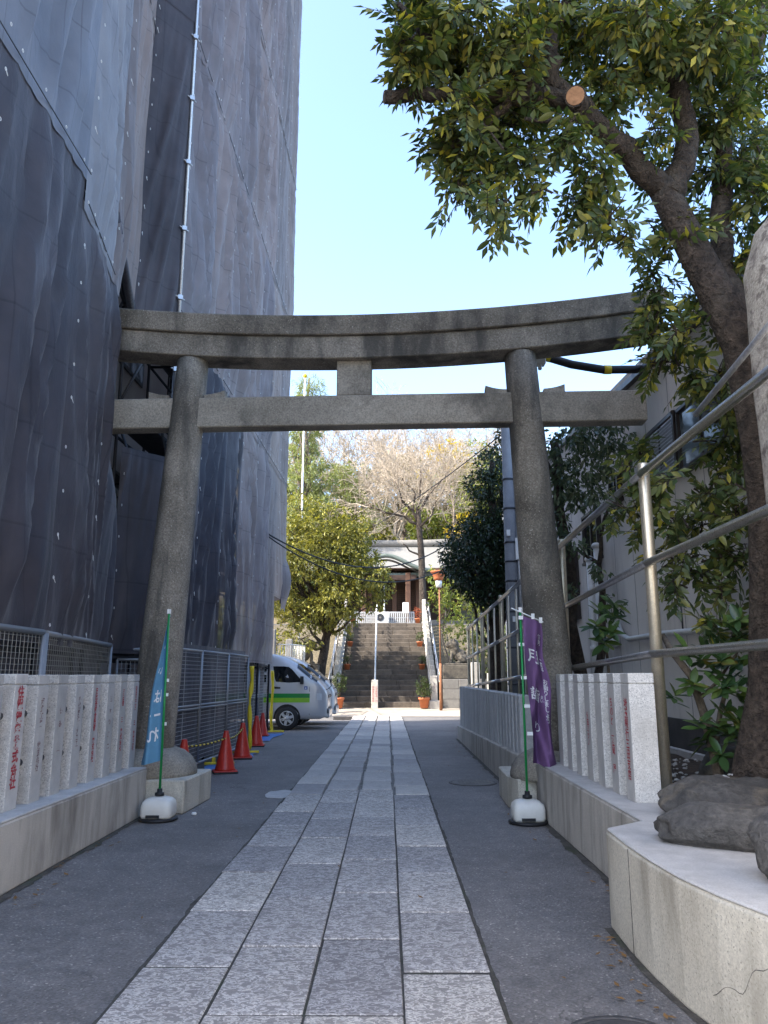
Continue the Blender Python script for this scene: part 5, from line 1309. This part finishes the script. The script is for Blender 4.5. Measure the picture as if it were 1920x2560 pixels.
# ================================================================== shrine hall
SH = thing('shrine_hall', (0, 50, ZT), 'wooden shrine hall with pale curved roof above the stairs', 'shrine')
cx = -.3
m = MB(); m.b2((cx - 5, 46.6, ZT - .05), (cx + 5, 54, ZT + .55)); m.build('platform', M['grey_block'], SH, bevel=.03)
m = MB(); m.b2((cx - 4.4, 48.0, ZT + .55), (cx + 4.4, 53.5, ZT + 3.9)); m.build('wall', M['shrine_wood'], SH)
for i in range(6):
    x = cx - 3.6 + i * 1.44
    m = MB(); m.b2((x - .14, 46.75, ZT + .5), (x + .14, 47.03, ZT + 3.5)); m.build('pillar', M['shrine_post'], SH, bevel=.03)
    d = MB(); d.b2((x + .2, 47.93, ZT + .6), (x + 1.24, 47.99, ZT + 2.6)); d = d.build('lattice_door', M['shrine_wood'], SH)
    q = MB()
    for a in range(9): q.b2((x + .22 + a * .125, 47.90, ZT + 1.2), (x + .25 + a * .125, 47.925, ZT + 2.55))
    for a in range(11): q.b2((x + .2, 47.895, ZT + 1.22 + a * .125), (x + 1.24, 47.922, ZT + 1.25 + a * .125))
    q.build('lattice', M['shrine_post'], d)
m = MB(); m.b2((cx - 4.3, 46.7, ZT + 3.0), (cx + 4.3, 47.08, ZT + 3.3)); m.b2((cx - 4.6, 46.4, ZT + 3.5), (cx + 4.6, 48, ZT + 3.62)); m.build('beam', M['shrine_post'], SH, bevel=.02)
def roofz(t): return 10.1 - 2.75 * (1 - (1 - t) ** 1.7)      # concave slope from ridge to eave
def hall_roof(u, v):
    x = (-6.2 + 12.4 * u); y = 51.5 - 6.1 * v; up = .55 * abs(2 * u - 1) ** 3 * v
    return (cx + x, y, roofz(v) + up)
rf = MB(); rf.grid(hall_roof, 40, 18); rf.grid(lambda u, v: (hall_roof(u, v)[0], 103 - hall_roof(u, v)[1], hall_roof(u, v)[2]), 40, 10)
rf.grid(lambda u, v: (hall_roof(u, v)[0], hall_roof(u, v)[1] + .03, hall_roof(u, v)[2] - .22), 30, 8)
roof = rf.build('roof', M['copper'], SH, recalc=False)
m = MB(); m.tube([(cx - 6.3, 51.5, 10.45), (cx - 3, 51.5, 10.3), (cx, 51.5, 10.27), (cx + 3, 51.5, 10.3), (cx + 6.3, 51.5, 10.45)], .24, 10); m.build('ridge', M['grey_block'], roof)
m = MB(); m.tube([hall_roof(i / 30, 1.0) for i in range(31)], .13, 8); m.build('eave_edge', M['verdigris'], roof)
# porch gable swelling forward over the steps
def porch(u, v):
    s = 2 * u - 1; x = s * 2.7; z = 7.55 + .85 * math.exp(-(s * 1.7) ** 2) - .3 * s * s + .25 * abs(s) ** 4
    return (cx + .2 + x, 47.2 - 2.6 * v, z + .25 * (1 - v))
pf = MB(); pf.grid(porch, 34, 6); pf.grid(lambda u, v: (porch(u, v)[0], porch(u, v)[1] + .05, porch(u, v)[2] - .2), 34, 2); pr_ = pf.build('porch_roof', M['copper'], SH, recalc=False)
m = MB(); m.tube([porch(i / 34, 1.0) for i in range(35)], .12, 8); m.build('porch_edge', M['verdigris'], pr_)
for s in (-1, 1):
    m = MB(); x = cx + .2 + s * 1.3; m.b2((x - .15, 44.9, ZT), (x + .15, 45.2, ZT + 3.2)); m.build('porch_pillar', M['shrine_post'], SH, bevel=.03)
m = MB(); m.b2((cx - 1.6, 44.92, ZT + 2.75), (cx + 2.0, 45.18, ZT + 3.05)); m.build('porch_beam', M['shrine_wood'], SH, bevel=.02)
m = MB(); m.tube([(cx + .1, 45.4, ZT + 2.9), (cx + .1, 45.4, ZT + 1.2), (cx + .1, 45.4, ZT + .9)], [.03, .04, .07], 8); m.build('bell_rope', M['white'], SH)

# ================================================================== hill and trees behind
def hz(x, y): return 3.9 + max(0, min(14, (y - 54) * .62)) + .8 * noise.noise((x * .1, y * .1, 0)) * min(1, max(0, y - 53) / 5)
h = MB(); h.grid(lambda u, v: (-70 + 140 * u, 53.5 + 50 * v, hz(-70 + 140 * u, 53.5 + 50 * v)), 40, 26)
tag(h.build('hill', M['hill']), kind='structure')
def bare_mesh(seed, ht, r, depth, spread, kids=(2, 3), tw=.014, up=.1):
    random.seed(seed); m = MB(); p = Vector((0, 0, -.4)); tk = MB()
    pts = limb(tk, p, (random.uniform(-.5, .5), 0, ht * .36), r, r * .62, 9, .05, 5)
    for k in range(4 if seed != 5 else 5):
        a = k * 1.6 + random.uniform(-.4, .4)
        grow(m, pts[-1] - Vector((0, 0, random.uniform(0, ht * .1))), (math.cos(a) * spread, math.sin(a) * spread, 1), ht * .23, r * .5, depth, .62, up, tw, 6, kids)
    return tk.mesh('trunk', M['bark_pale']), m.mesh('branches', M['twig'], recalc=False)
variants = [bare_mesh(s, 14.5, .19, 6, .6) for s in (1, 2, 3)]
random.seed(21)
bare_pos = [(-9.5, 58.5), (-5.5, 61), (-1.5, 58), (.5, 63), (2.8, 59), (5.5, 62), (8, 58.5), (-3.5, 66), (4.2, 67), (11, 62), (-12.5, 63), (7.5, 67), (-7.5, 56.5), (.8, 56), (4.8, 56.5), (-4.2, 70), (1.8, 70)]
words = ['far left', 'left', 'centre left', 'centre rear', 'centre', 'right of centre', 'right', 'rear left', 'rear right', 'far right', 'outermost left', 'outermost right', 'nearest left', 'nearest centre', 'nearest right', 'rearmost left', 'rearmost right']
for i, ((x, y), w) in enumerate(zip(bare_pos, words)):
    t = thing('bare_tree', (x, y, hz(x, y)), 'leafless pinkish tree on the hill behind the shrine, %s' % w, 'tree', 'bare trees on the hill'); ORG[t] = Vector((0, 0, 0))
    s = random.uniform(.85, 1.12); t.rotation_euler = (0, 0, random.uniform(0, 6)); t.scale = (s, s, s)
    a, b = variants[i % 3]; link('trunk', a, None, t); link('branches', b, None, t)
BT = thing('bare_tree', (2.05, 43.8, ZT), 'leafless tree with dark forked trunk standing before the shrine roof', 'tree')
random.seed(5); tk = MB(); br = MB()
P0 = Vector((2.05, 43.8, ZT)); pts = [P0, Vector((2.0, 43.8, 6.3)), Vector((1.95, 43.8, 8.2)), Vector((1.85, 43.8, 9.6)), Vector((1.78, 43.8, 10.9))]
tk.tube(pts, [.26, .2, .19, .17, .15], 12)
for tgt, r in (((.4, 43.5, 12.6), .1), ((3.6, 44, 13.4), .1), ((-1.0, 43.2, 11.0), .09), ((2.0, 44.5, 13.6), .09), ((3.3, 43, 12.0), .07), ((.8, 44.8, 13.3), .07)):
    q = limb(tk, pts[-1] - Vector((0, 0, random.uniform(0, 1.2))), tgt, r, r * .45, 8, .16, 6)
    for j in (2, 3, 4, 5, 6):
        d = (Vector(tgt) - pts[-1]).normalized()
        for k in range(2): grow(br, q[j], d + Vector((random.gauss(0, .6), random.gauss(0, .6), random.gauss(.1, .4))), 1.15, r * .35, 4, .65, .04, .009, 5, (2, 3), None, .78)
limb(tk, pts[2], (.9, 43.5, 8.9), .07, .03, 8, .1, 5)
tk.build('trunk', M['bark'], BT); br.build('branches', M['twig'], BT, recalc=False)
# evergreen trees behind and beside
random.seed(33)
tree('round_tree', (-3.0, 33.9, .6), 'round evergreen tree with sunlit olive top left of the stairs', 'tree', 'leaf_olive', ring_clumps((-3.4, 33.2, 6.3), (2.9, 2.1, 2.9), 34, 1.05, .75, 3) + [(-3.6, 32.4, 3.0, .9, .7, .6), (-4.6, 32.6, 2.8, 1.0, .8, .6), (-.9, 33.2, 5.1, .9, .8, .6), (-.5, 32.9, 5.7, .7, .6, .5), (-.15, 33, 5.2, .6, .6, .45), (-.6, 32.8, 4.5, .6, .5, .4), (-1.0, 33, 6.4, .8, .7, .6), (-1.2, 33.0, 7.4, .8, .7, .6), (-1.5, 33.2, 8.2, .8, .7, .5)], 180, .16, .24, 'bark', None, (-2.9, 33.4, 6.6), .3)
tree('dark_tree', (2.95, 20.6, .4), 'dense dark evergreen tree beside the utility pole', 'tree', 'leaf_dark', ring_clumps((2.55, 20.4, 4.5), (.95, 1.0, 1.35), 20, .6, .85, 4) + [(2.6, 20.4, 6.6, .5, .5, .45), (2.9, 20.6, 7.2, .5, .5, .5), (3.2, 20.6, 6.6, .6, .6, .6), (3.3, 20.8, 7.6, .55, .5, .5), (2.9, 20.6, 6.0, .5, .5, .5), (3.3, 20.4, 5.6, .6, .6, .5), (3.4, 20.6, 8.1, .4, .4, .4)], 460, .115, .2, 'bark', None, (2.9, 20.5, 7.3), .25, droop=.25)
tree('leafy_shrub', (2.75, 35.2, 1.6), 'bright yellow green leafy shrub right of the stair balustrade', 'shrub', 'leaf_lime', [(2.3, 35, 6.0, .55, .5, .5), (2.5, 35.2, 5.2, .6, .5, .5), (2.7, 35.4, 4.4, .6, .5, .5), (2.2, 35, 4.9, .4, .4, .5), (2.9, 35.2, 3.6, .6, .5, .6), (3.0, 35.5, 5.5, .45, .4, .4)], 150, .15, .05, 'bark_pale', None, None, .4)
tree('leafy_shrub', (3.9, 36.4, 2.0), 'pale feathery green shrub behind the guardian lion', 'shrub', 'leaf_lime', [(3.5, 36, 3.4, .7, .5, .7), (4.2, 36, 3.6, .8, .6, .8), (3.7, 36.4, 4.8, .7, .6, .6), (4.6, 36.5, 5.0, .8, .6, .7), (3.4, 36.2, 2.6, .6, .5, .5), (4.6, 36.0, 2.7, .7, .5, .6)], 130, .16, .05, 'bark_pale', None, None, .3)
pine_cl = [(-5.3 + random.uniform(-2.2, 2.2) * (1 - k / 40.), 50 + random.uniform(-1, 1), 8 + k * .33, 1.1, .9, .4) for k in range(40)]
tree('pine_tree', (-5.5, 50, 4), 'tall sunlit pine tree behind the flagpole', 'tree', 'leaf_pine', pine_cl, 150, .34, .2, 'bark_pale', None, (-5.4, 50, 21.6), .2, .13, .05)
tree('pine_tree', (-2.0, 56.5, 6), 'pale green pine among the bare trees left of the shrine roof', 'tree', 'leaf_pine', [(-2.2 + random.uniform(-1.7, 1.7), 56 + random.uniform(-1, 1), 10 + k * .4, .95, .8, .36) for k in range(18)], 110, .34, .2, 'bark_pale', None, None, .2, .13, .05)
tree('yellow_flowering_tree', (4.3, 52, 4), 'tree with bright yellow blossom behind the bare branches', 'tree', 'leaf_yellow', [(3.5, 52, 16.8, .8, .6, .5), (4.4, 52, 17.3, .8, .6, .5), (5.3, 52, 16.3, .7, .6, .5), (2.5, 52, 15.4, .4, .4, .3), (4.6, 52, 15.6, .5, .4, .3), (5.6, 52, 12.0, .8, .6, .6), (4.6, 52, 11.2, .7, .6, .5)], 60, .3, .14, 'bark_pale', None, (4.3, 52, 15.5), .4)
tree('hill_evergreen', (7.0, 53, 4.5), 'yellow green evergreen on the hill behind the dark tree', 'tree', 'leaf_lime', ring_clumps((6.8, 53, 14), (2.2, 2, 3.6), 18, 1.2, .8, 8), 50, .3, .25, 'bark', None, None, .3)
tree('hill_evergreen', (-9, 55, 5), 'olive evergreen on the hill at the edge of the scaffold', 'tree', 'leaf_pine', ring_clumps((-8.5, 55, 12), (2.2, 2, 4), 16, 1.2, .8, 9), 45, .3, .25, 'bark', None, None, .3)
for i, (x, y, z, w) in enumerate(((-6.5, 36, 2.6, 'behind the vans'), (-8.5, 40, 4.2, 'far behind the vans'), (5.5, 34, 2.5, 'beyond the far railing'), (7.5, 38, 4.0, 'far beyond the railing'), (-4.6, 45, 6.0, 'left of the shrine hall'), (5.6, 46, 6.2, 'right of the shrine hall'))):
    tree('garden_bush', (x, y, max(0, z - 2.4)), 'leafy green bush %s' % w, 'bush', 'leaf_olive' if i % 2 else 'leaf_pot', ring_clumps((x, y, z), (1.5, 1.0, 1.5), 12, .75, .8, 40 + i), 90, .2, .09, 'bark', 'bushes beside the stairs', None, .3)

for i, (x, y, z, rr, lm, w) in enumerate(((-6.8, 56, 14, 2.6, 'leaf_pine', 'behind the tall pine'), (-3.2, 60, 15.5, 2.8, 'leaf_pine', 'left of the shrine roof'), (1.5, 66, 17.5, 3.2, 'leaf_olive', 'high behind the shrine ridge'), (6.4, 60, 15.5, 3.0, 'leaf_lime', 'above the dark right tree'), (3.0, 56, 12.0, 1.8, 'leaf_lime', 'low behind the bare branches'), (10, 58, 15, 3.0, 'leaf_olive', 'at the right end of the slope'), (-11, 62, 17, 3.2, 'leaf_olive', 'at the left end of the slope'), (-.8, 56, 10.8, 1.5, 'leaf_olive', 'just above the shrine ridge'))):
    tree('hill_tree', (x, y, hz(x, y)), 'sunlit leafy tree on the wooded slope %s' % w, 'tree', lm, ring_clumps((x, y, z), (rr, rr * .8, rr * 1.25), 20, rr * .36, .75, 60 + i, .35), 75, .3, .2, 'bark_pale', 'leafy trees on the slope', None, .3)
# ================================================================== big evergreen tree in the right foreground
random.seed(77)
BTREE = thing('evergreen_tree', (2.9, 6.2, .55), 'large evergreen tree leaning over the torii from the right', 'tree')
tk = MB()
tk.tube([(2.92, 6.2, .45), (2.86, 6.2, .8), (2.98, 6.2, 1.4), (3.05, 6.2, 2.1), (3.12, 6.2, 2.9), (3.12, 6.2, 3.5), (3.05, 6.2, 4.3), (2.80, 6.2, 4.98), (2.60, 6.2, 5.5), (2.47, 6.2, 5.85)], [.34, .2, .145, .135, .138, .15, .158, .145, .132, .12], 20)
for a in range(5):
    an = a * 1.3 + .6; tk.tube([(2.9, 6.2, .75), (2.9 + .3 * math.cos(an), 6.2 + .3 * math.sin(an), .6), (2.9 + .55 * math.cos(an), 6.2 + .55 * math.sin(an), .48)], [.12, .08, .03], 8)
tr = tk.build('trunk', M['bark'], BTREE)
def lb(pts, rr, n=14):
    m = MB()
    P = []; Rr = []
    for i in range(len(pts) - 1):
        for k in range(3):
            t = k / 3; P.append(Vector(pts[i]).lerp(Vector(pts[i + 1]), t) + Vector((random.gauss(0, .012), random.gauss(0, .012), random.gauss(0, .012)))); Rr.append(rr[i] + (rr[i + 1] - rr[i]) * t)
    P.append(Vector(pts[-1])); Rr.append(rr[-1]); m.tube(P, Rr, n); return m.build('limb', M['bark'], BTREE)
lb([(2.52, 6.2, 5.7), (2.66, 6.2, 6.0), (2.75, 6.2, 6.4), (2.69, 6.2, 6.8), (2.59, 6.2, 7.04)], [.13, .11, .1, .1, .09])
l2 = lb([(2.50, 6.2, 5.75), (2.2, 6.1, 6.05), (1.96, 6.0, 6.22), (1.68, 5.8, 6.33), (1.38, 5.72, 6.37), (.95, 5.72, 6.38), (.45, 5.7, 6.37)], [.118, .1, .093, .09, .07, .065, .058])
lb([(.5, 5.7, 6.37), (.25, 5.7, 6.36), (-.02, 5.68, 6.33)], [.062, .058, .055])
lb([(1.6, 5.8, 6.35), (1.43, 5.8, 6.6), (1.44, 5.8, 6.85), (1.5, 5.8, 7.35), (1.55, 5.8, 8.2)], [.085, .08, .075, .06, .04])
lb([(1.5, 5.8, 7.15), (1.65, 5.8, 7.5), (1.85, 5.8, 8.2)], [.05, .045, .03])
lb([(1.1, 5.72, 6.38), (.8, 5.8, 6.1), (.5, 5.8, 5.92)], [.05, .04, .03]); lb([(1.3, 5.7, 6.4), (.9, 5.7, 6.75), (.35, 5.7, 6.95), (.1, 5.7, 7.3)], [.05, .045, .035, .02])
lb([(3.08, 6.25, 4.5), (3.15, 6.6, 5.2), (3.2, 6.6, 6.0), (3.28, 6.6, 6.6), (3.72, 6.6, 7.7), (3.9, 6.6, 8.6)], [.13, .105, .095, .09, .075, .05])
lb([(2.62, 6.2, 7.0), (2.85, 6.2, 7.5), (3.0, 6.1, 8.1)], [.05, .035, .02]); lb([(1.75, 5.85, 6.25), (1.5, 5.7, 6.1), (1.15, 5.6, 6.05)], [.03, .025, .015])
# sawn end of a removed limb, facing the viewer
m = MB(); a, b = Vector((1.66, 5.8, 6.33)), Vector((1.575, 5.58, 6.25)); m.cyl(a, b, .098, .088, 20); cutl = m.build('sawn_stub', M['bark'], BTREE)
m = MB(); d = (b - a).normalized(); m.cyl(b + d * .001, b + d * .004, .076, .074, 20); m.build('cut_face', M['cut_wood'], cutl)
m = MB(); m.cyl((-.02, 5.68, 6.33), (-.024, 5.679, 6.3295), .052, n=14); m.build('cut_face', M['bark_pale'], BTREE)
# leafy clusters: x, y, z, radius
CL = []
def cl_px(lst, Y, zz=None):
    for px, py, r in lst:
        x = (px - 960) / 1923.; u = (1280 - py) / 1923.; c, s = math.cos(R(12.03)), math.sin(R(12.03))
        yy = Y + random.uniform(-.45, .45); d = yy / (c - u * s)
        CL.append((x * d - .0047 * yy, yy, 1.5 + (s + u * c) * d, r * d / 1923.))
cl_px([(1030, 60, 75), (1040, 170, 65), (1090, 120, 85), (1160, 40, 85), (1180, 170, 85), (1120, 300, 45), (1110, 350, 45), (1180, 290, 80), (1200, 410, 80), (1240, 510, 55), (1255, 560, 32), (1150, 480, 50), (1280, 320, 85), (1300, 420, 65), (1280, 130, 90), (1320, 40, 85), (1420, 130, 70), (1470, 40, 90), (1420, 340, 60), (1480, 430, 70), (1460, 520, 55), (1520, 560, 55), (1560, 600, 26), (1510, 230, 80), (1560, 120, 100), (1600, 40, 95), (1640, 330, 50), (1640, 130, 70), (1700, 90, 90), (1780, 60, 100), (1860, 40, 90), (1330, 250, 70), (1350, 480, 35), (1240, 230, 80), (1010, 110, 45), (1060, 20, 55)], 5.9)
cl_px([(1780, 180, 80), (1790, 300, 70), (1870, 230, 70), (1860, 380, 70), (1780, 440, 55), (1890, 500, 55), (1630, 690, 38), (1645, 740, 48), (1640, 800, 60), (1620, 850, 42), (1690, 880, 55), (1870, 640, 45), (1740, 560, 40), (1860, 760, 40), (1640, 600, 35), (1665, 560, 35), (1780, 660, 40), (1830, 560, 45), (1800, 790, 35), (1840, 840, 35), (1720, 760, 28), (1890, 420, 50), (1660, 480, 32), (1700, 620, 30), (1650, 420, 30), (1740, 330, 35), (1720, 250, 40), (1655, 915, 38), (1730, 940, 38), (1800, 950, 42), (1690, 840, 40)], 6.6)
cl_px([(1820, 1020, 50), (1860, 930, 40), (1800, 1110, 55), (1650, 1220, 45), (1820, 1200, 55), (1880, 1130, 50), (1600, 1250, 30), (1670, 1300, 50), (1750, 1310, 55), (1840, 1290, 50), (1870, 1390, 45), (1700, 1410, 45), (1760, 1440, 40), (1630, 1390, 28), (1690, 1470, 38), (1550, 1270, 22), (1800, 1480, 25), (1870, 1560, 40), (1840, 1600, 32), (1770, 1560, 22), (1760, 1250, 50), (1600, 1130, 35), (1560, 1180, 30), (1810, 1390, 45), (1880, 1250, 45), (1890, 1050, 40), (1600, 1330, 20)], 7.0)
P, D, NN, LN = [], [], [], []
tw = MB()
tw_small = []
def sprig(p, d, ln, size, nl):
    u, w_ = ortho(d); a = random.uniform(0, 6.28); side = u * math.cos(a) + w_ * math.sin(a)
    side.z *= .4; side = (side - d * side.dot(d)).normalized(); nrm = side.cross(d)
    if nrm.z < 0: nrm = -nrm
    q = Vector(p); tip = None; pts = [q]
    for i in range(4):
        d = (d + Vector((0, 0, -.09))).normalized(); pts.append(pts[-1] + d * ln / 4)
    tw_small.append(pts)
    for i in range(nl):
        t = .12 + .88 * i / nl; k = min(3, int(t * 4)); b = pts[k].lerp(pts[k + 1], t * 4 - k)
        s = 1 if i % 2 else -1
        dd = d * random.uniform(.45, .8) + side * s * .85 + Vector((random.gauss(0, .14), random.gauss(0, .14), random.gauss(-.12, .14)))
        P.append(tuple(b)); D.append(tuple(dd)); n2 = nrm + Vector((random.gauss(0, .25), random.gauss(0, .25), random.gauss(0, .2))); NN.append(tuple(n2)); LN.append(size * random.uniform(.75, 1.2))
    P.append(tuple(pts[-1])); D.append(tuple(d)); NN.append(tuple(nrm)); LN.append(size)
for (x, y, z, r) in CL:
    n = max(7, int((60 if z > 5.6 else 40) * (r / .3) ** 2))
    for i in range(n):
        o = Vector((random.gauss(0, 1), random.gauss(0, 1), random.gauss(0, 1))).normalized() * (random.uniform(.15, 1.0) ** .55)
        p = Vector((x, y, z)) + Vector((o.x * r * .95, o.y * r * 1.2, o.z * r * .8))
        d = (o * .8 + Vector((random.gauss(0, .45), random.gauss(0, .45), random.gauss(-.25, .4)))).normalized()
        sprig(p - d * .1, d, random.uniform(.2, .36), random.uniform(.085, .135), random.randint(7, 11))
    m_ = Vector((x, y, z))
    for i in range(3):
        o = Vector((random.gauss(0, .5), random.gauss(0, .5), random.gauss(0, .5))) * r; limb(tw, m_ + o, m_ - o + Vector((0, 0, .05)), .011, .004, 5, .15, 4)
for pts in tw_small: tw.tube(pts, [.0045, .004, .0035, .003, .002], 3, False)
tag(tw.build('twigs', M['bark'], BTREE, recalc=False), kind='stuff')
P, D, NN, LN = np.array(P), np.array(D), np.array(NN), np.array(LN)
dist = np.linalg.norm(P - np.array((0, 0, 1.5)), axis=1)
cP, sP = math.cos(R(12.03)), math.sin(R(12.03))
dep = P[:, 1] * cP + (P[:, 2] - 1.5) * sP; uu = (-P[:, 1] * sP + (P[:, 2] - 1.5) * cP) / dep; xx = P[:, 0] / dep
vis = (np.abs(xx) < .48) & (np.abs(uu) < .64)
order = np.argsort(np.where(vis, dist / LN, 1e9))
near, rest = order[:300], order[300:]
base = np.array(BTREE.location)
me = leaves_mesh('crown', P[rest] - base, D[rest], LN[rest], LN[rest] * rng.uniform(.34, .46, len(rest)), M['leaf_big'], .12, .16, NN[rest]); o = link('crown', me, None, BTREE); o['kind'] = 'stuff'
def blade(name, mat, w, droop, fold=.16, n=5):
    """one larger leaf along +X, folded along the midrib"""
    vs = []; fs = []
    for i in range(n + 1):
        t = i / n; ww = w * math.sin(math.pi * min(1, t * .93 + .04)) ** .8 * (1 if t < 1 else 0.02); zz = -droop * t * t
        vs += [(t, ww / 2, zz), (t, 0, zz - fold * ww), (t, -ww / 2, zz)]
    for i in range(n):
        a = i * 3; fs += [(a, a + 3, a + 4, a + 1), (a + 1, a + 4, a + 5, a + 2)]
    me = bpy.data.meshes.new(name); me.from_pydata(vs, [], fs); me.polygons.foreach_set('use_smooth', [True] * len(fs)); me.materials.append(mat); return me
leaf1 = blade('leaf', M['leaf_big'], .36, .12)
def leaf_obj(par, p, d, nrm, size, me):
    d = Vector(d).normalized(); s = Vector(nrm).cross(d); s = s.normalized() if s.length > 1e-4 else ortho(d)[0]; u = d.cross(s)
    mt = Matrix((d, s, u)).transposed().to_4x4()
    o = bpy.data.objects.new('leaf', me); COL.objects.link(o); o.parent = par
    o.matrix_local = Matrix.Translation(Vector(p)) @ mt @ Matrix.Scale(size, 4); return o
for i in near: leaf_obj(BTREE, P[i] - base, D[i], NN[i], LN[i], leaf1)
# ================================================================== broad leaved shrubs by the railing
leaf2 = blade('leaf', M['leaf_shrub'], .40, .22)
def shrub(base_, stems, label, size=.15, nl=9):
    t = thing('broadleaf_shrub', base_, label, 'shrub', 'broadleaf shrubs behind the railing'); b = Vector(base_)
    for pts, r in stems:
        m = MB(); m.tube([tuple(p) for p in pts], [r * (1 - .55 * i / (len(pts) - 1)) for i in range(len(pts))], 8); m.build('stem', M['bark_pale'], t)
    return t
def rosette(t, p, axis, size, nl, mesh):
    ax = Vector(axis).normalized(); u, w_ = ortho(ax); a0 = random.uniform(0, 6)
    for i in range(nl):
        a = a0 + i * 2.4; el = random.uniform(.05, .55) if i < nl * .7 else random.uniform(.6, 1.1)
        d = (u * math.cos(a) + w_ * math.sin(a)) * math.cos(el) + ax * math.sin(el) + Vector((0, 0, -.12))
        leaf_obj(t, Vector(p) - ORG[t] + ax * random.uniform(-.03, .05), d, ax + Vector((random.gauss(0, .2), random.gauss(0, .2), .2)), size * random.uniform(.75, 1.15), mesh)
s1 = shrub((2.78, 6.75, .6), [([(2.78, 6.75, .55), (2.74, 6.75, .85), (2.66, 6.7, 1.2), (2.58, 6.7, 1.5), (2.42, 6.7, 1.72), (2.38, 6.75, 1.85)], .05), ([(2.74, 6.75, .85), (2.8, 6.7, 1.2), (2.9, 6.6, 1.6)], .03), ([(2.62, 6.7, 1.3), (2.8, 6.7, 1.45), (2.95, 6.6, 1.7)], .02)], 'broad leaved green shrub with thick pale stem beside the tree foot')
for p in ((2.72, 6.55, 1.05), (2.85, 6.55, 1.0), (2.62, 6.6, .95), (2.95, 6.5, 1.15), (2.9, 6.45, 1.32), (2.75, 6.5, 1.25), (2.98, 6.55, .9), (2.5, 6.6, 1.38), (2.42, 6.65, 1.3), (2.92, 6.5, 1.55), (2.78, 6.5, 1.6), (2.68, 6.5, 1.72), (2.88, 6.5, 1.75), (2.98, 6.4, 1.7), (2.8, 6.45, 1.45), (3.0, 6.5, 1.42), (2.6, 6.55, 1.6), (3.05, 6.45, 1.9), (2.9, 6.4, 1.95), (2.7, 6.45, 1.45), (2.55, 6.5, 1.12), (2.82, 6.4, 1.12), (2.66, 6.45, .88), (2.92, 6.4, 1.02), (2.72, 6.4, 1.38), (2.5, 6.55, 1.7), (2.62, 6.5, 1.85), (2.78, 6.45, 1.88), (2.98, 6.35, 1.3)):
    rosette(s1, Vector(p) + Vector((random.gauss(0, .02), random.gauss(0, .03), random.gauss(0, .02))), (random.gauss(0, .45), -.35 + random.gauss(0, .3), .8), .165, 10, leaf2)
s2 = shrub((2.7, 9.6, .5), [([(2.7, 9.6, .5), (2.68, 9.5, 1.2), (2.6, 9.3, 1.9), (2.52, 9.2, 2.2)], .025)], 'small broad leaved shrub hanging between the railing and the torii column')
for p in ((2.5, 9.1, 2.25), (2.6, 9.0, 2.15), (2.42, 9.0, 2.05), (2.55, 8.95, 1.98), (2.66, 9.05, 2.3), (2.5, 9.0, 1.85)): rosette(s2, p, (random.gauss(0, .4), -.4, .5), .2, 9, leaf2)
s3 = shrub((2.55, 6.9, .6), [([(3.0, 6.9, .6), (2.98, 6.85, .9)], .015)], 'young shoot of broad leaves low beside the garden rocks')
for p in ((2.98, 6.8, .92), (3.05, 6.75, .8)): rosette(s3, p, (random.gauss(0, .3), -.3, .8), .13, 7, leaf2)
# slender tree by the house wall
leaf3 = M['leaf_slender']
W2 = thing('slender_tree', (2.95, 10.8, .5), 'slender dark leaved tree against the beige house wall behind the torii', 'tree')
tk = MB(); random.seed(91)
limb(tk, (2.75, 10.9, .45), (2.55, 10.9, 3.4), .1, .085, 12, .06, 7); limb(tk, (2.55, 10.9, 3.4), (2.45, 10.9, 4.9), .08, .06, 10, .05, 5); limb(tk, (2.5, 10.9, 4.2), (2.15, 10.8, 4.9), .05, .03, 8, .05, 4)
limb(tk, (2.9, 11.2, .45), (3.12, 11.2, 2.6), .07, .05, 10, .06, 6); limb(tk, (3.12, 11.2, 2.6), (3.1, 11.2, 3.1), .05, .035, 8); limb(tk, (3.1, 11.2, 3.1), (3.35, 11.2, 4.2), .035, .02, 8, .1, 5); limb(tk, (3.1, 11.2, 3.1), (2.7, 11.1, 3.35), .03, .015, 6, .08, 5)
tk.build('trunk', M['bark'], W2)
cl2 = [(2.55, 10.6, 4.7, .35, .3, .25), (2.8, 10.7, 4.95, .35, .3, .22), (3.1, 10.8, 4.9, .35, .3, .25), (3.35, 10.8, 5.0, .3, .3, .2), (2.7, 10.6, 4.35, .35, .3, .2), (3.0, 10.7, 4.45, .35, .3, .2), (3.3, 10.8, 4.6, .3, .3, .2), (2.45, 10.6, 4.1, .3, .25, .2), (2.75, 10.6, 3.95, .3, .3, .2), (3.05, 10.8, 4.1, .3, .3, .15), (2.35, 10.6, 3.6, .25, .2, .2), (2.55, 10.6, 3.3, .2, .2, .15), (3.2, 10.9, 3.7, .2, .2, .1), (3.05, 10.9, 3.0, .15, .15, .12), (3.25, 11, 2.5, .12, .12, .12), (2.5, 10.6, 2.6, .15, .15, .12)]
P2, D2 = clump_leaves(cl2, 470, .3, -.75); n = len(P2)
me = leaves_mesh('crown', P2 - np.array((2.95, 10.8, .5)), D2, .115 * rng.uniform(.7, 1.2, n), .046, leaf3, .1); o = link('crown', me, None, W2); o['kind'] = 'stuff'
